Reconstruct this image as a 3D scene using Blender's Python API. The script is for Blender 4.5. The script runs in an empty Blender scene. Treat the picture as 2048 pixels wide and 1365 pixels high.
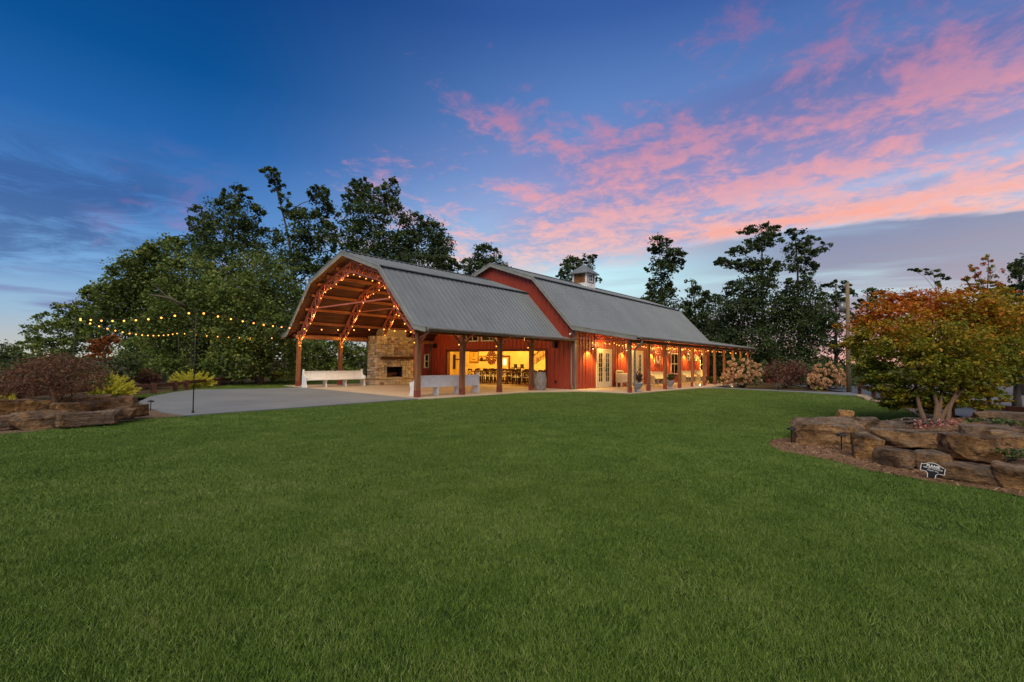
import bpy, bmesh, math, random
import numpy as np
from mathutils import Vector, Matrix, noise as mnoise
from mathutils.geometry import tessellate_polygon

SC = bpy.context.scene
COL = SC.collection
RAD = math.radians

def S(r, g, b, k=1.0):                      # sRGB 0-255 -> linear rgba
    def f(c):
        c = c/255.0
        return (c/12.92 if c <= .04045 else ((c+.055)/1.055)**2.4)*k
    return (f(r), f(g), f(b), 1.0)

# ------------------------------------------------------------------ camera
FPX = 940.5                                  # focal length in pixels of a 2048 px wide frame
YAW, PIT, ROL = RAD(-49.207), RAD(2.419), RAD(0.635)
CP = Vector((-11.715, -15.039, 1.484))
FW = Vector((-math.cos(PIT)*math.sin(YAW), math.cos(PIT)*math.cos(YAW), math.sin(PIT)))
_r = Vector((math.cos(YAW), math.sin(YAW), 0)); _u = _r.cross(FW)
RT = _r*math.cos(ROL)+_u*math.sin(ROL); UP = -_r*math.sin(ROL)+_u*math.cos(ROL)
cam = bpy.data.cameras.new('camera'); camo = bpy.data.objects.new('camera', cam); COL.objects.link(camo)
cam.sensor_width = 36; cam.lens = 36*FPX/2048; cam.clip_end = 3000; cam.clip_start = .05
camo.matrix_world = Matrix(((RT.x, UP.x, -FW.x, CP.x), (RT.y, UP.y, -FW.y, CP.y), (RT.z, UP.z, -FW.z, CP.z), (0, 0, 0, 1)))
SC.camera = camo

def ray(px, py): return FW+RT*((px-1024)/FPX)-UP*((py-682.5)/FPX)
def plane(px, py, ax, val):                  # survey: where a sight line meets a plane of the place
    d = ray(px, py); i = 'xyz'.index(ax); return CP+d*((val-CP[i])/d[i])
def at(px, py, depth): return CP+ray(px, py)*depth
def ground(px, depth):
    p = at(px, 722, depth); return Vector((p.x, p.y, 0))

# ------------------------------------------------------------------ world: dusk sky
W = bpy.data.worlds.new('World'); SC.world = W; W.use_nodes = True
NT = W.node_tree; NT.nodes.clear()
def N(t, **k):
    n = NT.nodes.new(t)
    for a, b in k.items(): setattr(n, a, b)
    return n
def Lk(a, b): NT.links.new(a, b)
def M(op, *ins, clamp=False):
    n = N('ShaderNodeMath', operation=op, use_clamp=clamp)
    for i, x in enumerate(ins):
        if isinstance(x, (int, float)): n.inputs[i].default_value = x
        else: Lk(x, n.inputs[i])
    return n.outputs[0]
def VM(op, a, b=None):
    n = N('ShaderNodeVectorMath', operation=op)
    for i, x in enumerate((a, b)):
        if x is None: continue
        if isinstance(x, tuple): n.inputs[i].default_value = x
        else: Lk(x, n.inputs[i])
    return n.outputs['Value'] if op == 'DOT_PRODUCT' else n.outputs[0]
def step(x, a, b):
    n = N('ShaderNodeMapRange', interpolation_type='SMOOTHSTEP')
    Lk(x, n.inputs[0]); n.inputs[1].default_value = a; n.inputs[2].default_value = b
    return n.outputs[0]
def ramp(x, stops, interp='LINEAR'):
    n = N('ShaderNodeValToRGB'); cr = n.color_ramp; cr.interpolation = interp
    while len(cr.elements) < len(stops): cr.elements.new(.5)
    for e, (p, c) in zip(cr.elements, stops): e.position = p; e.color = c
    Lk(x, n.inputs[0]); return n.outputs[0]
def mixc(f, a, b, mode='MIX'):
    n = N('ShaderNodeMix', data_type='RGBA', blend_type=mode)
    for i, x in ((0, f), (6, a), (7, b)):
        if isinstance(x, (int, float)): n.inputs[i].default_value = x
        elif isinstance(x, tuple): n.inputs[i].default_value = x
        else: Lk(x, n.inputs[i])
    return n.outputs[2]
def comb(x, y, z):
    n = N('ShaderNodeCombineXYZ')
    for i, v in enumerate((x, y, z)):
        if isinstance(v, (int, float)): n.inputs[i].default_value = v
        else: Lk(v, n.inputs[i])
    return n.outputs[0]
def noi(vec, scale, detail=6, rough=.55, dist=0.0):
    n = N('ShaderNodeTexNoise'); Lk(vec, n.inputs['Vector'])
    n.inputs['Scale'].default_value = scale; n.inputs['Detail'].default_value = detail
    n.inputs['Roughness'].default_value = rough; n.inputs['Distortion'].default_value = dist
    return n.outputs[0]
dirv = VM('NORMALIZE', N('ShaderNodeTexCoord').outputs['Generated'])
fa = VM('DOT_PRODUCT', dirv, (.65333, -.75707, 0)); fb = VM('DOT_PRODUCT', dirv, (.75707, .65333, 0))
el = VM('DOT_PRODUCT', dirv, (0, 0, 1)); elp = M('MAXIMUM', el, 0.0)
az = M('ARCTAN2', fa, fb)
lo = [(0, S(200, 198, 184)), (.03, S(182, 190, 194)), (.07, S(154, 186, 212)), (.14, S(124, 172, 220)), (.25, S(78, 132, 198)), (.36, S(34, 100, 172)), (.46, S(4, 80, 148)), (.60, S(3, 62, 128)), (.9, S(3, 42, 98))]
hi = [(0, S(236, 200, 186)), (.05, S(216, 206, 212)), (.10, S(204, 232, 240)), (.18, S(196, 240, 250)), (.24, S(182, 218, 244)), (.31, S(162, 192, 236)), (.38, S(130, 158, 214)), (.46, S(100, 138, 200)), (.60, S(54, 94, 164)), (.9, S(12, 48, 106))]
base = mixc(step(az, -.62, .25), ramp(elp, lo), ramp(elp, hi))
# cloud plane coordinates, streaked along one wind direction
den = M('ADD', elp, .08); q = RAD(-58)
cu = M('DIVIDE', M('ADD', M('MULTIPLY', fa, math.sin(q)), M('MULTIPLY', fb, math.cos(q))), den)
cv = M('DIVIDE', M('SUBTRACT', M('MULTIPLY', fa, math.cos(q)), M('MULTIPLY', fb, math.sin(q))), den)
cuv = comb(M('MULTIPLY', cu, .55), cv, 0)
n_big = noi(cuv, 1.5, 7, .56, .25)
n_mid = noi(comb(M('MULTIPLY', cu, .85), M('ADD', cv, 7.3), 1.7), 4.2, 8, .66, .5)
n_fin = noi(comb(M('MULTIPLY', cu, 1.25), cv, 5.1), 13.0, 6, .62, .4)
n_soft = noi(comb(M('MULTIPLY', cu, .35), M('ADD', cv, 3.1), 9.0), 1.3, 5, .5, .2)
# right-hand cloud field and its sharp lower edge
edge = M('ADD', cv, M('ADD', M('MULTIPLY', M('SUBTRACT', n_big, .5), .5), M('MULTIPLY', M('SUBTRACT', n_mid, .5), .22)))
eb = step(az, .15, .55); inband = M('ADD', M('MULTIPLY', step(edge, 3.16, 2.94), eb), M('MULTIPLY', step(edge, 3.55, 2.70), M('SUBTRACT', 1.0, eb)))
rightw = step(az, -.12, .42)
# violet veil high on the right
veil = M('MULTIPLY', M('MULTIPLY', step(n_soft, .34, .60), M('ADD', M('MULTIPLY', step(az, -.42, .25), step(elp, .52, .36)), M('MULTIPLY', step(az, .1, .6), step(elp, .36, .52)))), inband)
c1 = mixc(M('MULTIPLY', veil, .78), base, ramp(elp, [(0, S(190, 170, 196)), (.25, S(160, 150, 192)), (.36, S(134, 132, 186)), (.45, S(98, 108, 168)), (.6, S(62, 82, 146)), (.8, S(48, 62, 120))]))
# pink puffs
cov = M('ADD', M('MULTIPLY', step(cv, .55, 1.9), .155), M('ADD', M('MULTIPLY', step(az, -.45, .45), .06), M('MULTIPLY', step(cv, 2.1, 2.9), .06)))
pk = M('ADD', M('MULTIPLY', n_mid, .50), M('ADD', M('MULTIPLY', n_fin, .22), M('MULTIPLY', noi(comb(M('MULTIPLY', cu, .9), M('ADD', cv, 2.2), 6.6), 2.1, 4, .5, .3), .46)))
puff = step(M('ADD', pk, cov), .735, .895)
puff = M('MULTIPLY', M('MULTIPLY', puff, inband), step(az, -.80, -.05))
pinkc = ramp(elp, [(0, S(250, 210, 190)), (.20, S(253, 206, 192)), (.26, S(248, 186, 180)), (.33, S(234, 164, 172)), (.42, S(204, 140, 166)), (.52, S(158, 112, 158)), (.66, S(110, 90, 146)), (.8, S(80, 70, 130))])
c2 = mixc(M('MULTIPLY', M('MULTIPLY', puff, M('ADD', .45, M('MULTIPLY', n_fin, .8), clamp=True)), .9), c1, pinkc)
# bright rim along the lower edge of the bank
rim = M('MULTIPLY', M('MULTIPLY', step(edge, 2.66, 2.92), inband), M('MULTIPLY', step(az, .05, .5), step(n_mid, .36, .58)))
c3 = mixc(M('MULTIPLY', rim, .78), c2, S(252, 168, 148))
# grey-violet bars under the bank
below = M('MULTIPLY', step(edge, 3.0, 3.14), step(az, .14, .62))
c4 = mixc(M('MULTIPLY', below, M('MULTIPLY', step(n_soft, .22, .55), .9)), c3, ramp(elp, [(0, S(220, 150, 150)), (.06, S(190, 146, 158)), (.11, S(150, 142, 166)), (.25, S(116, 126, 166))]))
bars = M('MULTIPLY', step(noi(comb(M('MULTIPLY', az, 1.2), M('MULTIPLY', el, 13), 2.2), 2.2, 5, .55), .5, .68), M('MULTIPLY', step(az, .02, .4), step(elp, .26, .12)))
c5 = mixc(M('MULTIPLY', bars, .5), c4, S(150, 142, 168))
# blue-violet bank low on the left, pink at its right fringe
lb = M('MULTIPLY', step(noi(comb(M('MULTIPLY', az, 2.0), M('MULTIPLY', el, 9.5), 4.4), 2.6, 8, .68, .7), .33, .60), M('MULTIPLY', step(az, -.50, -.68), M('MULTIPLY', step(elp, .10, .15), step(elp, .37, .24))))
c6 = mixc(M('MULTIPLY', lb, .62), c5, S(44, 72, 132))
lf = M('MULTIPLY', step(noi(comb(M('MULTIPLY', az, 4), M('MULTIPLY', el, 9), 8.4), 2.0, 6, .6, .4), .50, .64), M('MULTIPLY', M('MULTIPLY', step(az, -.78, -.66), step(az, -.50, -.62)), step(elp, .40, .10)))
c7 = mixc(M('MULTIPLY', lf, .45), c6, S(176, 120, 168))
lowb = M('MULTIPLY', step(noi(comb(M('MULTIPLY', az, 1.6), M('MULTIPLY', el, 15), 3.3), 2.0, 4, .5), .46, .6), M('MULTIPLY', step(az, -.3, -.66), M('MULTIPLY', step(elp, .045, .08), step(elp, .15, .11))))
c8 = mixc(M('MULTIPLY', lowb, .7), c7, S(112, 112, 168))
skyt = N('ShaderNodeTexSky', sky_type='NISHITA', sun_disc=False)
skyt.sun_elevation = RAD(4); skyt.sun_rotation = RAD(100)
ns = mixc(1.0, skyt.outputs[0], (.004, .004, .004, 1), 'MULTIPLY')
skyc = mixc(1.0, c8, ns, 'ADD')
bg = N('ShaderNodeBackground'); Lk(skyc, bg.inputs[0]); bg.inputs[1].default_value = 1.0
Lk(bg.outputs[0], N('ShaderNodeOutputWorld').inputs[0])
W.cycles.sampling_method = 'MANUAL'; W.cycles.sample_map_resolution = 512

# ------------------------------------------------------------------ soft evening key
sun = bpy.data.lights.new('sun', 'SUN'); suno = bpy.data.objects.new('sun', sun); COL.objects.link(suno)
sun.energy = 3.2; sun.angle = RAD(55); sun.color = (1.0, .90, .74)
suno.rotation_euler = Vector((.66, .36, -.95)).to_track_quat('-Z', 'Y').to_euler()
SC.view_settings.view_transform = 'Standard'; SC.view_settings.look = 'None'
SC.view_settings.exposure = 0; SC.view_settings.gamma = 1
SC.render.engine = 'CYCLES'
SC.cycles.use_denoising = True
SC.cycles.max_bounces = 6; SC.cycles.diffuse_bounces = 3; SC.cycles.glossy_bounces = 3
SC.cycles.transparent_max_bounces = 10; SC.cycles.sample_clamp_indirect = 4

# ------------------------------------------------------------------ mesh helpers
class MB:
    def __init__(s): s.v = []; s.f = []
    def quad(s, a, b, c, d):
        n = len(s.v); s.v += [tuple(a), tuple(b), tuple(c), tuple(d)]; s.f.append((n, n+1, n+2, n+3)); return s
    def poly(s, pts):
        n = len(s.v); s.v += [tuple(p) for p in pts]; s.f.append(tuple(range(n, n+len(pts)))); return s
    def box(s, x0, x1, y0, y1, z0, z1):
        n = len(s.v)
        s.v += [(x0, y0, z0), (x1, y0, z0), (x1, y1, z0), (x0, y1, z0), (x0, y0, z1), (x1, y0, z1), (x1, y1, z1), (x0, y1, z1)]
        s.f += [tuple(n+i for i in q) for q in ((0, 3, 2, 1), (4, 5, 6, 7), (0, 1, 5, 4), (1, 2, 6, 5), (2, 3, 7, 6), (3, 0, 4, 7))]; return s
    def bar(s, p0, p1, w, h, up=(0, 0, 1)):
        p0, p1 = Vector(p0), Vector(p1); d = (p1-p0).normalized(); u = Vector(up)
        if abs(d.dot(u)) > .98: u = Vector((1, 0, 0))
        a = d.cross(u).normalized()*(w/2); b = a.cross(d).normalized()*(h/2)
        n = len(s.v)
        for p in (p0, p1): s.v += [tuple(p-a-b), tuple(p+a-b), tuple(p+a+b), tuple(p-a+b)]
        s.f += [tuple(n+i for i in q) for q in ((3, 2, 1, 0), (4, 5, 6, 7), (0, 1, 5, 4), (1, 2, 6, 5), (2, 3, 7, 6), (3, 0, 4, 7))]; return s
    def tube(s, pts, rs, n=8, caps=True):
        pts = [Vector(p) for p in pts]
        if isinstance(rs, (int, float)): rs = [rs]*len(pts)
        k0 = len(s.v); prev = None
        for i, p in enumerate(pts):
            d = (pts[min(i+1, len(pts)-1)]-pts[max(i-1, 0)])
            d = d.normalized() if d.length > 1e-9 else Vector((0, 0, 1))
            if prev is None:
                a = d.orthogonal().normalized()
            else:
                a = (prev-d*prev.dot(d)); a = a.normalized() if a.length > 1e-6 else d.orthogonal().normalized()
            prev = a; b = d.cross(a)
            for j in range(n):
                t = 2*math.pi*j/n; s.v.append(tuple(p+(a*math.cos(t)+b*math.sin(t))*rs[i]))
        for i in range(len(pts)-1):
            for j in range(n):
                j2 = (j+1) % n
                s.f.append((k0+i*n+j, k0+i*n+j2, k0+(i+1)*n+j2, k0+(i+1)*n+j))
        if caps:
            s.f.append(tuple(k0+j for j in reversed(range(n)))); e = k0+(len(pts)-1)*n
            s.f.append(tuple(e+j for j in range(n)))
        return s
    def lathe(s, prof, c, n=16):
        return s.tube([(c[0], c[1], c[2]+z+i*1e-6) for i, (r, z) in enumerate(prof)], [max(r, 1e-4) for r, z in prof], n)
    def prism(s, pts, off):                 # closed polygon extruded along off
        off = Vector(off); n = len(s.v); k = len(pts)
        s.v += [tuple(p) for p in pts]+[tuple(Vector(p)+off) for p in pts]
        s.f.append(tuple(n+i for i in reversed(range(k)))); s.f.append(tuple(n+k+i for i in range(k)))
        for i in range(k): j = (i+1) % k; s.f.append((n+i, n+j, n+k+j, n+k+i))
        return s
    def sheet(s, pts):                      # concave flat polygon
        n = len(s.v); s.v += [tuple(p) for p in pts]
        for t in tessellate_polygon([[Vector(p) for p in pts]]):
            a, b, c = [Vector(pts[i]) for i in t]
            t = t if (b-a).cross(c-a).z > 0 else t[::-1]
            s.f.append(tuple(n+i for i in t))
        return s

ORG = {}
def put(name, me, mat, parent=None, label=None, cat=None, group=None, kind=None, loc=None, rot=None):
    o = bpy.data.objects.new(name, me); COL.objects.link(o)
    if mat is not None:
        me.materials.clear(); me.materials.append(mat)
    if parent is not None: o.parent = parent; ORG[o.name] = ORG[parent.name]
    else: ORG[o.name] = Vector(loc) if loc is not None else Vector((0, 0, 0))
    if loc is not None: o.location = loc
    if rot is not None: o.rotation_euler = rot
    tag(o, label, cat, group, kind); return o
def tag(o, label=None, cat=None, group=None, kind=None):
    if label: o['label'] = label
    if cat: o['category'] = cat
    if group: o['group'] = group
    if kind: o['kind'] = kind
    return o
def mesh(name, mb, smooth=False, shift=None):
    me = bpy.data.meshes.new(name)
    v = mb.v if shift is None else [(a-shift.x, b-shift.y, c-shift.z) for a, b, c in mb.v]
    me.from_pydata(v, [], mb.f); me.update()
    if smooth: me.polygons.foreach_set('use_smooth', [True]*len(me.polygons))
    return me
def thing(name, label, cat, loc=(0, 0, 0), rotz=0, group=None):
    o = bpy.data.objects.new(name, None); COL.objects.link(o); o.location = loc; o.rotation_euler = (0, 0, rotz)
    o.empty_display_size = .2; ORG[o.name] = Vector(loc); return tag(o, label, cat, group)
def part(parent, name, mb, mat, smooth=False, local=False, kind=None, label=None):
    return put(name, mesh(name, mb, smooth, None if local else ORG[parent.name]), mat, parent, kind=kind, label=label)
def solo(name, mb, mat, label=None, cat=None, group=None, kind=None, loc=None, smooth=False):
    l = Vector(loc) if loc is not None else None
    return put(name, mesh(name, mb, smooth, l), mat, None, label, cat, group, kind, l)
def struct(name, mb, mat, smooth=False): return solo(name, mb, mat, kind='structure', smooth=smooth)
def copy_tree(o, parent=None):
    c = o.copy(); COL.objects.link(c); c.parent = parent; ORG[c.name] = ORG[o.name]
    for ch in list(o.children): copy_tree(ch, c)
    return c
def mesh_np(name, V, Fq, attr=None, smooth=False):
    me = bpy.data.meshes.new(name); n, k = Fq.shape
    me.vertices.add(len(V)); me.vertices.foreach_set('co', V.astype(np.float32).ravel())
    me.loops.add(n*k); me.loops.foreach_set('vertex_index', Fq.astype(np.int32).ravel())
    me.polygons.add(n); me.polygons.foreach_set('loop_start', np.arange(0, n*k, k, dtype=np.int32))
    me.polygons.foreach_set('loop_total', np.full(n, k, dtype=np.int32))
    if smooth: me.polygons.foreach_set('use_smooth', np.ones(n, dtype=bool))
    me.update(calc_edges=True)
    if attr is not None:
        a = me.attributes.new('lv', 'FLOAT', 'POINT'); a.data.foreach_set('value', attr.astype(np.float32))
    return me

# ------------------------------------------------------------------ materials
class MT:
    def __init__(s, name):
        s.m = bpy.data.materials.new(name); s.m.use_nodes = True; s.t = s.m.node_tree; s.t.nodes.clear()
        s.out = s.n('ShaderNodeOutputMaterial'); s.tc = s.n('ShaderNodeTexCoord')
    def n(s, t, **k):
        x = s.t.nodes.new(t)
        for a, b in k.items(): setattr(x, a, b)
        return x
    def l(s, a, b): s.t.links.new(a, b)
    def set(s, sock, v):
        if isinstance(v, (int, float, tuple)): sock.default_value = v
        else: s.l(v, sock)
    def map(s, scale=(1, 1, 1), src=None):
        m = s.n('ShaderNodeMapping'); s.l(src or s.tc.outputs['Object'], m.inputs[0]); m.inputs['Scale'].default_value = scale; return m.outputs[0]
    def noise(s, scale, detail=5, rough=.55, vec=None, dist=0):
        x = s.n('ShaderNodeTexNoise'); s.l(vec or s.tc.outputs['Object'], x.inputs['Vector'])
        x.inputs['Scale'].default_value = scale; x.inputs['Detail'].default_value = detail; x.inputs['Roughness'].default_value = rough; x.inputs['Distortion'].default_value = dist
        return x.outputs[0]
    def vor(s, scale, vec=None, feature='F1'):
        x = s.n('ShaderNodeTexVoronoi', feature=feature); s.l(vec or s.tc.outputs['Object'], x.inputs['Vector']); x.inputs['Scale'].default_value = scale; return x
    def ramp(s, f, stops):
        x = s.n('ShaderNodeValToRGB'); cr = x.color_ramp
        while len(cr.elements) < len(stops): cr.elements.new(.5)
        for e, (p, c) in zip(cr.elements, stops): e.position = p; e.color = c
        s.l(f, x.inputs[0]); return x.outputs[0]
    def mix(s, f, a, b, mode='MIX'):
        x = s.n('ShaderNodeMix', data_type='RGBA', blend_type=mode); s.set(x.inputs[0], f); s.set(x.inputs[6], a); s.set(x.inputs[7], b); return x.outputs[2]
    def math(s, op, a, b=0.0):
        x = s.n('ShaderNodeMath', operation=op); s.set(x.inputs[0], a); s.set(x.inputs[1], b); return x.outputs[0]
    def rnd(s): return s.n('ShaderNodeObjectInfo').outputs['Random']
    def attr(s, nm):
        return s.n('ShaderNodeAttribute', attribute_name=nm).outputs['Fac']
    def finish(s, col, rough=.7, bump=None, bstr=.3, bdist=.02, metal=0.0, spec=.3, trans=0.0):
        b = s.n('ShaderNodeBsdfPrincipled'); s.set(b.inputs['Base Color'], col); s.set(b.inputs['Roughness'], rough); b.inputs['Metallic'].default_value = metal
        b.inputs['Specular IOR Level'].default_value = spec
        if bump is not None:
            x = s.n('ShaderNodeBump'); x.inputs['Strength'].default_value = bstr; x.inputs['Distance'].default_value = bdist
            s.l(bump, x.inputs['Height']); s.l(x.outputs[0], b.inputs['Normal'])
        sh = b.outputs[0]
        if trans > 0:
            tr = s.n('ShaderNodeBsdfTranslucent'); s.set(tr.inputs[0], col); mx = s.n('ShaderNodeMixShader'); mx.inputs[0].default_value = trans
            s.l(sh, mx.inputs[1]); s.l(tr.outputs[0], mx.inputs[2]); sh = mx.outputs[0]
        s.l(sh, s.out.inputs[0]); return s.m
def plain(name, c1, c2=None, scale=3.0, rough=.6, bstr=.15, stretch=(1, 1, 1), metal=0.0, spec=.3, bdist=.01, rv=.0):
    t = MT(name); v = t.map(stretch); nn = t.noise(scale, 6, .6, v)
    c2 = c2 or tuple(x*.7 for x in c1[:3])+(1,)
    col = t.ramp(nn, [(.32, c2), (.68, c1)])
    if rv:
        k = t.math('ADD', t.math('MULTIPLY', t.rnd(), rv), 1-rv/2)
        cx = t.n('ShaderNodeCombineColor'); [t.l(k, cx.inputs[i]) for i in range(3)]
        col = t.mix(1.0, col, cx.outputs[0], 'MULTIPLY')
    return t.finish(col, rough, nn, bstr, bdist, metal, spec)
def emit(name, col, st):
    t = MT(name); e = t.n('ShaderNodeEmission'); e.inputs[0].default_value = col; e.inputs[1].default_value = st; t.l(e.outputs[0], t.out.inputs[0]); return t.m
def leafmat(name, stops, trans=.3, rough=.55):
    t = MT(name); a = t.attr('lv'); nn = t.noise(.9, 3)
    f = t.math('ADD', t.math('MULTIPLY', a, .75), t.math('MULTIPLY', nn, .35))
    return t.finish(t.ramp(f, stops), rough, None, trans=trans, spec=.25)

m = {}
m['wood_post'] = plain('post_wood', S(166, 112, 74), S(112, 70, 44), 2.2, .65, .35, (9, 9, .7), bdist=.006, rv=.3)
m['post_base'] = plain('post_base_paint', S(150, 78, 62), S(120, 58, 46), 5, .6, .2)
m['deck'] = plain('roof_deck_wood', S(88, 46, 28), S(50, 25, 15), 1.6, .7, .3, (.5, 7, 7))
m['purlin'] = plain('purlin_wood', S(160, 96, 60), S(112, 62, 38), 2.0, .65, .25, (.5, 8, 8), rv=.25)
m['truss'] = plain('truss_paint', S(206, 118, 96), S(176, 92, 72), 6, .5, .1, spec=.4)
m['trim'] = plain('trim_metal', S(150, 150, 140), S(126, 126, 118), 2, .45, .06, spec=.5)
m['gutter'] = plain('gutter_metal', S(120, 112, 98), S(98, 90, 78), 2, .4, .06, spec=.5)
def roofmat():
    t = MT('roof_metal'); a = t.noise(.5, 5, .6); b = t.noise(7, 5, .65, t.map((1, .15, .15)))
    col = t.ramp(t.math('ADD', t.math('MULTIPLY', a, .5), t.math('MULTIPLY', b, .5)), [(.3, S(108, 113, 114)), (.5, S(122, 127, 128)), (.7, S(132, 137, 136))])
    return t.finish(col, t.ramp(b, [(.3, (.42,)*3+(1,)), (.7, (.6,)*3+(1,))]), b, .05, .01, .15, .45)
m['roof'] = roofmat()
def redmat():
    t = MT('red_siding'); a = t.noise(.7, 5, .6); b = t.noise(5, 5, .65, t.map((4, 4, .35)))
    col = t.ramp(t.math('ADD', t.math('MULTIPLY', a, .5), t.math('MULTIPLY', b, .5)), [(.3, S(136, 50, 32)), (.5, S(156, 62, 40)), (.72, S(170, 76, 52))])
    return t.finish(col, .5, b, .06, .01, 0, .4)
m['red'] = redmat()
m['white'] = plain('white_paint', S(240, 239, 234), S(222, 220, 214), 4, .55, .12)
m['cream'] = plain('cream_paint', S(228, 222, 204), S(206, 198, 178), 3, .55, .1)
def concrete(name, c1, c2, c3):
    t = MT(name); a = t.noise(.45, 6, .62); b = t.noise(14, 6, .7); c = t.noise(90, 3)
    f = t.math('ADD', t.math('MULTIPLY', a, .62), t.math('MULTIPLY', b, .38))
    col = t.ramp(f, [(.3, c1), (.5, c2), (.7, c3)])
    return t.finish(col, .8, t.math('ADD', b, t.math('MULTIPLY', c, .4)), .2, .006)
m['patio'] = concrete('patio_concrete', S(98, 104, 108), S(116, 121, 124), S(132, 135, 136))
m['slab'] = concrete('slab_concrete', S(158, 140, 120), S(178, 160, 138), S(194, 178, 158))
def groundmat(name, stops, s1, s2, bs=.6, bd=.03, vor=False):
    t = MT(name); a = t.noise(s1, 6, .65); b = t.noise(s2, 6, .7)
    f = t.math('ADD', t.math('MULTIPLY', a, .45), t.math('MULTIPLY', b, .55)); h = b
    if vor:
        v = t.vor(s2*1.4); f = t.math('ADD', t.math('MULTIPLY', f, .5), t.math('MULTIPLY', t.n('ShaderNodeSeparateColor').outputs[0] if False else v.outputs['Distance'], .55)); h = v.outputs['Distance']
    return t.finish(t.ramp(f, stops), .9, h, bs, bd, spec=.15)
m['litter'] = groundmat('leaf_litter', [(.3, S(46, 38, 26)), (.5, S(74, 62, 40)), (.7, S(96, 84, 56))], .5, 9)
m['soil'] = groundmat('lawn_soil', [(.3, S(30, 40, 16)), (.5, S(44, 60, 22)), (.7, S(56, 76, 30))], .35, 22)
m['mulch'] = groundmat('bark_mulch', [(.3, S(74, 52, 38)), (.5, S(136, 104, 78)), (.7, S(190, 158, 124))], 1.2, 34, 1.0, .04)
m['pebble'] = groundmat('pebble_bed', [(.2, S(150, 128, 104)), (.45, S(128, 108, 88)), (.8, S(70, 58, 46))], 1.0, 20, 1.0, .03, True)
m['asphalt'] = groundmat('asphalt', [(.3, S(66, 72, 80)), (.5, S(80, 87, 96)), (.7, S(94, 101, 110))], .4, 60, .3, .008)
m['gravel'] = groundmat('gravel', [(.2, S(136, 134, 134)), (.5, S(112, 110, 112)), (.8, S(74, 73, 76))], .6, 14, .8, .03, True)
def rockmat():
    t = MT('boulder_rock'); o = t.tc.outputs['Object']
    r = t.rnd(); off = t.n('ShaderNodeVectorMath', operation='ADD'); t.l(o, off.inputs[0])
    cx = t.n('ShaderNodeCombineXYZ'); [t.l(t.math('MULTIPLY', r, 37.0+i*11), cx.inputs[i]) for i in range(3)]; t.l(cx.outputs[0], off.inputs[1]); p = off.outputs[0]
    a = t.noise(3.0, 8, .68, p, .5); b = t.noise(16, 8, .75, p); st = t.noise(4.2, 8, .7, t.map((1.1, 1.1, 7), p), .7)
    col = t.ramp(a, [(.28, S(104, 92, 80)), (.39, S(152, 114, 76)), (.48, S(204, 152, 92)), (.56, S(222, 164, 92)), (.64, S(176, 132, 88)), (.76, S(200, 182, 154))])
    col = t.mix(t.math('MULTIPLY', t.ramp(st, [(.42, (0, 0, 0, 1)), (.62, (1, 1, 1, 1))]), .35), col, S(138, 122, 104))
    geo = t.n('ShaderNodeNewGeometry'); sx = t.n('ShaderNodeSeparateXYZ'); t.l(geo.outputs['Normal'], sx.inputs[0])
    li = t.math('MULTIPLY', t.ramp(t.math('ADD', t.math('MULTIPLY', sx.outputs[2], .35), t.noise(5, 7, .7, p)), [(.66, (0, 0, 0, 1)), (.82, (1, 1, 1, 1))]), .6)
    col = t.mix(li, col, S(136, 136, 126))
    k = t.ramp(b, [(.3, S(110, 104, 100)), (.55, S(255, 255, 255))]); col = t.mix(1.0, col, k, 'MULTIPLY')
    col = t.mix(t.ramp(r, [(.25, (.05, .05, .05, 1)), (.9, (.75, .75, .75, 1))]), col, S(128, 112, 98))
    col = t.mix(1.0, col, t.ramp(t.noise(1.7, 5, .6, p, .8), [(.36, S(160, 154, 150)), (.56, S(255, 255, 255))]), 'MULTIPLY')
    col = t.mix(1.0, col, t.ramp(st, [(.34, S(120, 112, 106)), (.42, S(255, 255, 255)), (.60, S(255, 255, 255)), (.64, S(150, 142, 134)), (.70, S(255, 255, 255))]), 'MULTIPLY')
    return t.finish(col, .85, t.math('ADD', b, t.math('MULTIPLY', st, 1.6)), .95, .06, spec=.2)
m['rock'] = rockmat()
def stonemat():
    t = MT('fireplace_stone'); r = t.rnd(); b = t.noise(9, 6, .68)
    col = t.ramp(r, [(0, S(222, 204, 170)), (.16, S(238, 224, 188)), (.3, S(190, 160, 122)), (.44, S(228, 214, 190)), (.58, S(176, 168, 160)), (.7, S(240, 228, 196)), (.82, S(150, 122, 98)), (.92, S(204, 196, 184)), (1, S(206, 172, 130))])
    col = t.mix(1.0, col, t.ramp(b, [(.3, S(176, 168, 160)), (.6, S(255, 255, 255))]), 'MULTIPLY')
    return t.finish(col, .85, b, .6, .02, spec=.2)
m['stone'] = stonemat()
m['mortar'] = plain('mortar', S(180, 164, 136), S(150, 134, 110), 12, .9, .4)
m['dark'] = plain('blackened_brick', S(44, 36, 30), S(22, 18, 16), 8, .9, .4)
m['iron'] = plain('dark_iron', S(34, 34, 34), S(20, 20, 20), 8, .5, .1, spec=.4)
m['green_iron'] = plain('dark_green_metal', S(48, 56, 46), S(34, 40, 32), 6, .5, .1)
m['log'] = plain('weathered_timber', S(112, 76, 56), S(66, 44, 34), 3, .8, .6, (1, 6, 6), bdist=.02, rv=.35)
m['log_red'] = plain('stained_timber', S(104, 62, 48), S(66, 40, 32), 3, .75, .4, (6, 6, 1), rv=.3)
m['barrel'] = plain('barrel_wood', S(176, 168, 154), S(118, 108, 96), 2.4, .75, .5, (9, 9, .8), bdist=.008, rv=.25)
m['galv'] = plain('galvanised_hoop', S(150, 150, 148), S(116, 114, 112), 6, .45, .15, metal=.5)
m['shingle'] = plain('cedar_shingle', S(162, 110, 66), S(118, 74, 42), 5, .8, .5, rv=.5)
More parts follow.
